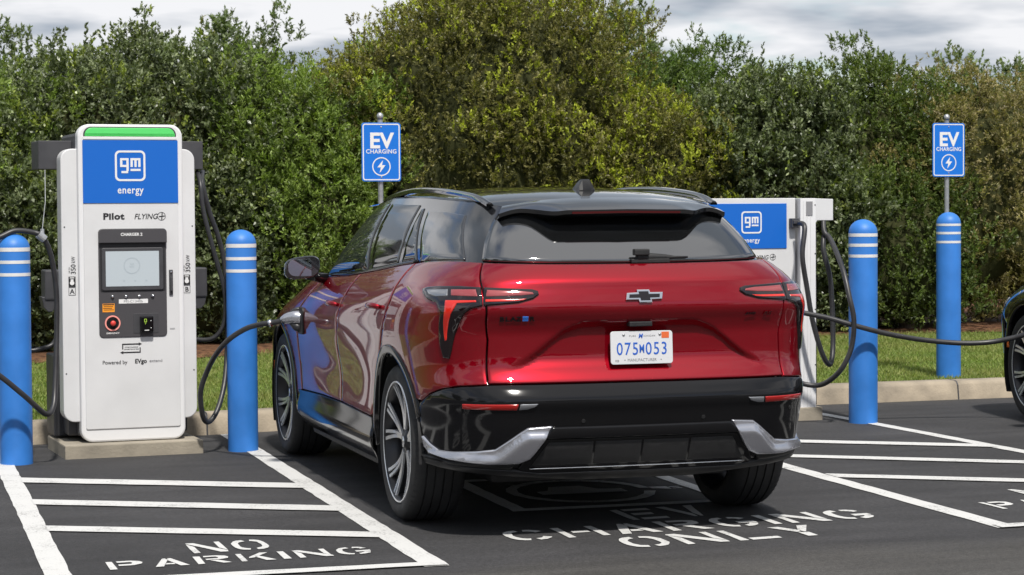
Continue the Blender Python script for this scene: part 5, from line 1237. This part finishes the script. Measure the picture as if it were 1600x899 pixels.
    lowz = [(-1.28, .60), (-1.235, .42), (-1.215, .36), (-1.10, .335)]+[(-1.0+2.0*i/24, .272+.055*sst((abs(-1.0+2.0*i/24)-.3)/.6)) for i in range(25)]+[(1.10, .335), (1.215, .36), (1.235, .42), (1.28, .60)]
    def boff(a, z):
        x = abs(a); o = 0.0
        # undercut between the upper shelf and the diffuser
        o -= .0*sst((.615-z)/.05)*sst((z-.47)/.08)*sst((.95-x)/.35)
        return o
    bumper = panel('rear_bumper', M['gloss'], car, tp+list(reversed(lowz)), step=.022, offfn=boff, edge=.004)
    panel('tow_cover', M['gloss'], bumper, [(-.45, .535), (.45, .535), (.44, .482), (-.40, .482)] and [(-.452, .532), (.452, .532), (.495, .482), (-.495, .482)], off=.012, step=.025, edge=.006, depth=.02, offfn=lambda a, z: .012*sst((.53-z)/.04))
    dif = panel('diffuser', M['gloss'], car, [(-.51, .478), (.51, .478), (.60, .338), (.56, .300), (-.56, .300), (-.60, .338)], off=.010, step=.025, edge=.006, depth=.02)
    panel('lower_valance', M['plastic'], car, [(-1.19, .372), (-.95, .358), (-.62, .334), (-.5, .318), (.5, .318), (.62, .334), (.95, .358), (1.19, .372), (1.14, .340), (.8, .318), (.5, .292), (.3, .276), (-.3, .276), (-.5, .292), (-.8, .318), (-1.14, .340)], off=.014, step=.03, edge=.006, depth=.03)
    cells = [(-.462, -.245), (-.235, -.005), (.005, .235), (.245, .462)]
    for k, (a0, a1) in enumerate(cells):
        sk0 = -.075 if k == 0 else 0; sk1 = .075 if k == 3 else 0
        q = panel('diffuser_grille', M['matte'], dif, [(a0, .462), (a1, .462), (a1+sk1, .355), (a0+sk0, .355)], off=.0125, step=.03, edge=.002, depth=.004)
        for j in range(4):
            zz = .375+.024*j; x0_ = a0+sk0*(1-(zz-.355)/.107)+.012; x1_ = a1+sk1*(1-(zz-.355)/.107)-.012
            bm = bmesh.new(); tube(bm, [on_surf(x0_+(x1_-x0_)*i/8, zz, .015) for i in range(9)], .0028, 6); link('grille_bar', bm, M['matte'], q, smooth=True) if False else bm.free()
    bm = bmesh.new(); tube(bm, [on_surf(a, .343, .017) for a in np.linspace(-.545, .545, 40)], .0028, 8); link('diffuser_trim', bm, M['chrome'], dif, smooth=True)
    for mir in (False, True):
        sv = [(-1.19, .468), (-1.155, .456), (-1.10, .435), (-1.02, .413), (-.92, .413), (-.80, .420), (-.71, .430), (-.655, .468), (-.60, .508), (-.565, .530), (-.448, .537), (-.475, .500), (-.52, .435), (-.55, .398), (-.60, .378), (-.74, .374), (-.95, .390), (-1.08, .398), (-1.16, .416)]
        panel('silver_trim', M['silver'], bumper, sv, off=.012, mirror=mir, edge=.004, step=.012, depth=.03, offfn=lambda a, z: .026*sst(((.415+.105*sst((.72-abs(a))/.17))-z)/.030))
        panel('lower_lip', M['plastic'], bumper, [(-1.20, .384), (-.95, .372), (-.74, .368), (-.60, .368), (-.625, .345), (-.62, .334), (-.95, .352), (-1.19, .364)], off=.016, mirror=mir, edge=.010, step=.025, depth=.03)
        fg = panel('reflector', M['darkred'] if False else M['redlens'], bumper, [(-.878, .642), (-.877, .618), (-.62, .6145), (-.615, .642)], off=.004, mirror=mir, edge=.003, step=.02, depth=.01)
        panel('reversing_lamp', M['clear'], bumper, [(-.612, .6145), (-.575, .617), (-.54, .627), (-.522, .643), (-.607, .642)], off=.004, mirror=mir, edge=.003, step=.02, depth=.01)
        s = 1 if mir else -1
        for aa, zz in ((.785, .58), (.30, .556)):
            c = on_surf(s*aa, zz, boff(s*aa, zz)+.001); n_ = Vector(Nrm(s*aa, zz)); bm = bmesh.new(); lathe(bm, [(.0095, -.002), (.0095, .0015), (.008, .002), (.0005, .002)], 18); o = link('parking_sensor', bm, M['matte'], bumper)
            o.location = c; o.rotation_euler = n_.to_track_quat('Z', 'Y').to_euler()
    # ---- badges and plate
    def flat(name, m, build, a, z, off, parent, tilt=None):
        bm = bmesh.new(); build(bm); c = on_surf(a, z, off); n_ = Vector(Nrm(a, z)) if tilt is None else Vector(tilt)
        o = link(name, bm, m, parent); xa = Vector((0, 0, 1)).cross(n_*-1).normalized(); xa = -xa if xa.x < 0 else xa; za = xa.cross(n_*-1).normalized(); za = -za if za.z < 0 else za
        # local -y looks along the surface normal
        o.matrix_local = Matrix(((xa.x, -n_.x, za.x, c.x), (xa.y, -n_.y, za.y, c.y), (xa.z, -n_.z, za.z, c.z), (0, 0, 0, 1))); return o
    bow = [(-.092, -.018), (-.085, .016), (-.034, .018), (-.036, .031), (.026, .031), (.030, .018), (.092, .018), (.085, -.016), (.034, -.018), (.036, -.031), (-.026, -.031), (-.030, -.018)]
    flat('emblem', M['chrome'], lambda b: prism(b, bow, -.008, .0, .003), .008, 1.122, .004, tailgate)
    inn = [(-.076, -.009), (-.073, .008), (-.026, .009), (-.028, .022), (.020, .022), (.022, .009), (.076, .009), (.073, -.008), (.026, -.009), (.028, -.022), (-.020, -.022), (-.022, -.009)]
    flat('emblem_inlay', M['badge'], lambda b: prism(b, inn, -.0092, -.007, .001), .008, 1.122, .004, tailgate)
    for ch_, xx in (('B', -.072), ('L', -.048), ('A', -.022), ('Z', .004), ('R', .064)):
        flat('lettering', M['badge'], lambda b: text_bm(b, ch_, .022, 0, 0, -.003, .03, 1.25, depth=.003), -.588+xx, 1.030, .002, tailgate)
    flat('lettering', M['badgeblue'], lambda b: [box(b, -.013, .013, -.003, 0, zz-.0028, zz+.0028) for zz in (-.0085, 0, .0085)], -.588+.034, 1.030, .002, tailgate)
    flat('lettering', M['badge'], lambda b: text_bm(b, 'AWD', .012, -.045, 0, -.003, .03, 1.3, depth=.003), .59, 1.034, .002, tailgate)
    flat('lettering', M['darkred'], lambda b: text_bm(b, 'RS', .019, .045, 0, -.003, .03, 1.5, depth=.003, shear=.2), .59, 1.034, .002, tailgate)
    bm = bmesh.new(); box(bm, -.062, .050, -.92, -.86, .984, 1.006, .004); link('tailgate_handle', bm, M['matte'], tailgate)
    pt = bpy.data.objects.new('number_plate', None); 
    bm = bmesh.new(); prism(bm, rrect(-.1525, .1525, -.0765, .0765, .014), -.004, .002, .0015); pt = link('number_plate', bm, M['plate'], car, loc=(.002, -.902, .885)); pt.rotation_euler = (R(-3), 0, 0)
    bm = bmesh.new()
    text_bm(bm, '075', .058, -.070, -.004, -.0052, .004, .80, depth=.0015, spacing=1.16); text_bm(bm, 'M', .040, .0, -.005, -.0052, .012, .62, depth=.0015); text_bm(bm, '053', .058, .072, -.004, -.0052, .004, .80, depth=.0015, spacing=1.16)
    text_bm(bm, 'M', .021, -.006, .054, -.0052, .02, .9, shear=.25, depth=.0014); link('plate_number', bm, M['plateblue'], pt)
    bm = bmesh.new(); text_bm(bm, 'MANUFACTURER', .0135, 0, -.057, -.0050, .0, .95, depth=.0012); text_bm(bm, 'PURE', .008, -.045, .054, -.0050, 0, 1.1, depth=.0012, spacing=1.2); text_bm(bm, 'ICHIGAN', .008, .038, .054, -.0050, 0, 1.1, depth=.0012, spacing=1.2); text_bm(bm, 'FEB', .010, -.122, -.060, -.0050, 0, .9, depth=.0012)
    for xx in (-.084, .094): lathe(bm, [(.0003, -.0052), (.0028, -.0052), (.0028, -.0035)], 10, (xx, 0, -.057), 'y')
    link('plate_lettering', bm, M['greyink'], pt)
    bm = bmesh.new(); prism(bm, rrect(.098, .135, .042, .071, .002), -.0052, -.0035); st_ = link('plate_sticker', bm, M['redorange'], pt)
    for xx in (-.088, .090):
        bm = bmesh.new(); lathe(bm, [(.0003, -.0085), (.004, -.008), (.0065, -.006), (.0065, -.003)], 12, (xx, 0, .060), 'y'); link('plate_bolt', bm, M['steel'], pt, smooth=True)
    # ---- charge port with open flap, left front fender
    aa = -a_of_y(2.33, .93)
    bm = bmesh.new(); c = on_surf(aa, .895, .006)
    prism(bm, [(2.33+p[0], .885+p[1]) for p in rrect(-.085, .075, -.085, .075, .03)], c.x-.001, c.x+.02, .002, axis='x'); link('charge_port', bm, M['matte'], car)
    return car
red = build_car((0, 0, 0), 'glossy red SUV with black roof seen from behind, plugged in at its left front fender')
dark = copy_tree(red)
dark['label'] = 'dark car at the right edge, only its front left fender and wheel showing'
tag(red, group='parked cars'); tag(dark, group='parked cars')
for o in list(COL.objects):
    r_ = o
    while r_.parent: r_ = r_.parent
    if r_ is dark and o.type == 'MESH' and o.data.materials and o.data.materials[0] == M['red']:
        o.material_slots[0].link = 'OBJECT'; o.material_slots[0].material = M['roof']
# the dark car has no open flap at this port, no lettering behind
def root_of(o):
    while o.parent: o = o.parent
    return o
for o in [q for q in COL.objects if root_of(q) is dark]:
    if o.name.split('.')[0] in ('plate_number', 'plate_lettering', 'plate_sticker', 'lettering', 'emblem', 'emblem_inlay'): bpy.data.objects.remove(o)
DX, DY, TH = 5.40, .30, R(-7)
dark.rotation_euler = (0, 0, TH); pv = Vector((-.965, 3.0, 0)); rp = Matrix.Rotation(TH, 3, 'Z') @ pv; dark.location = (DX+pv.x-rp.x, DY+pv.y-rp.y, 0)
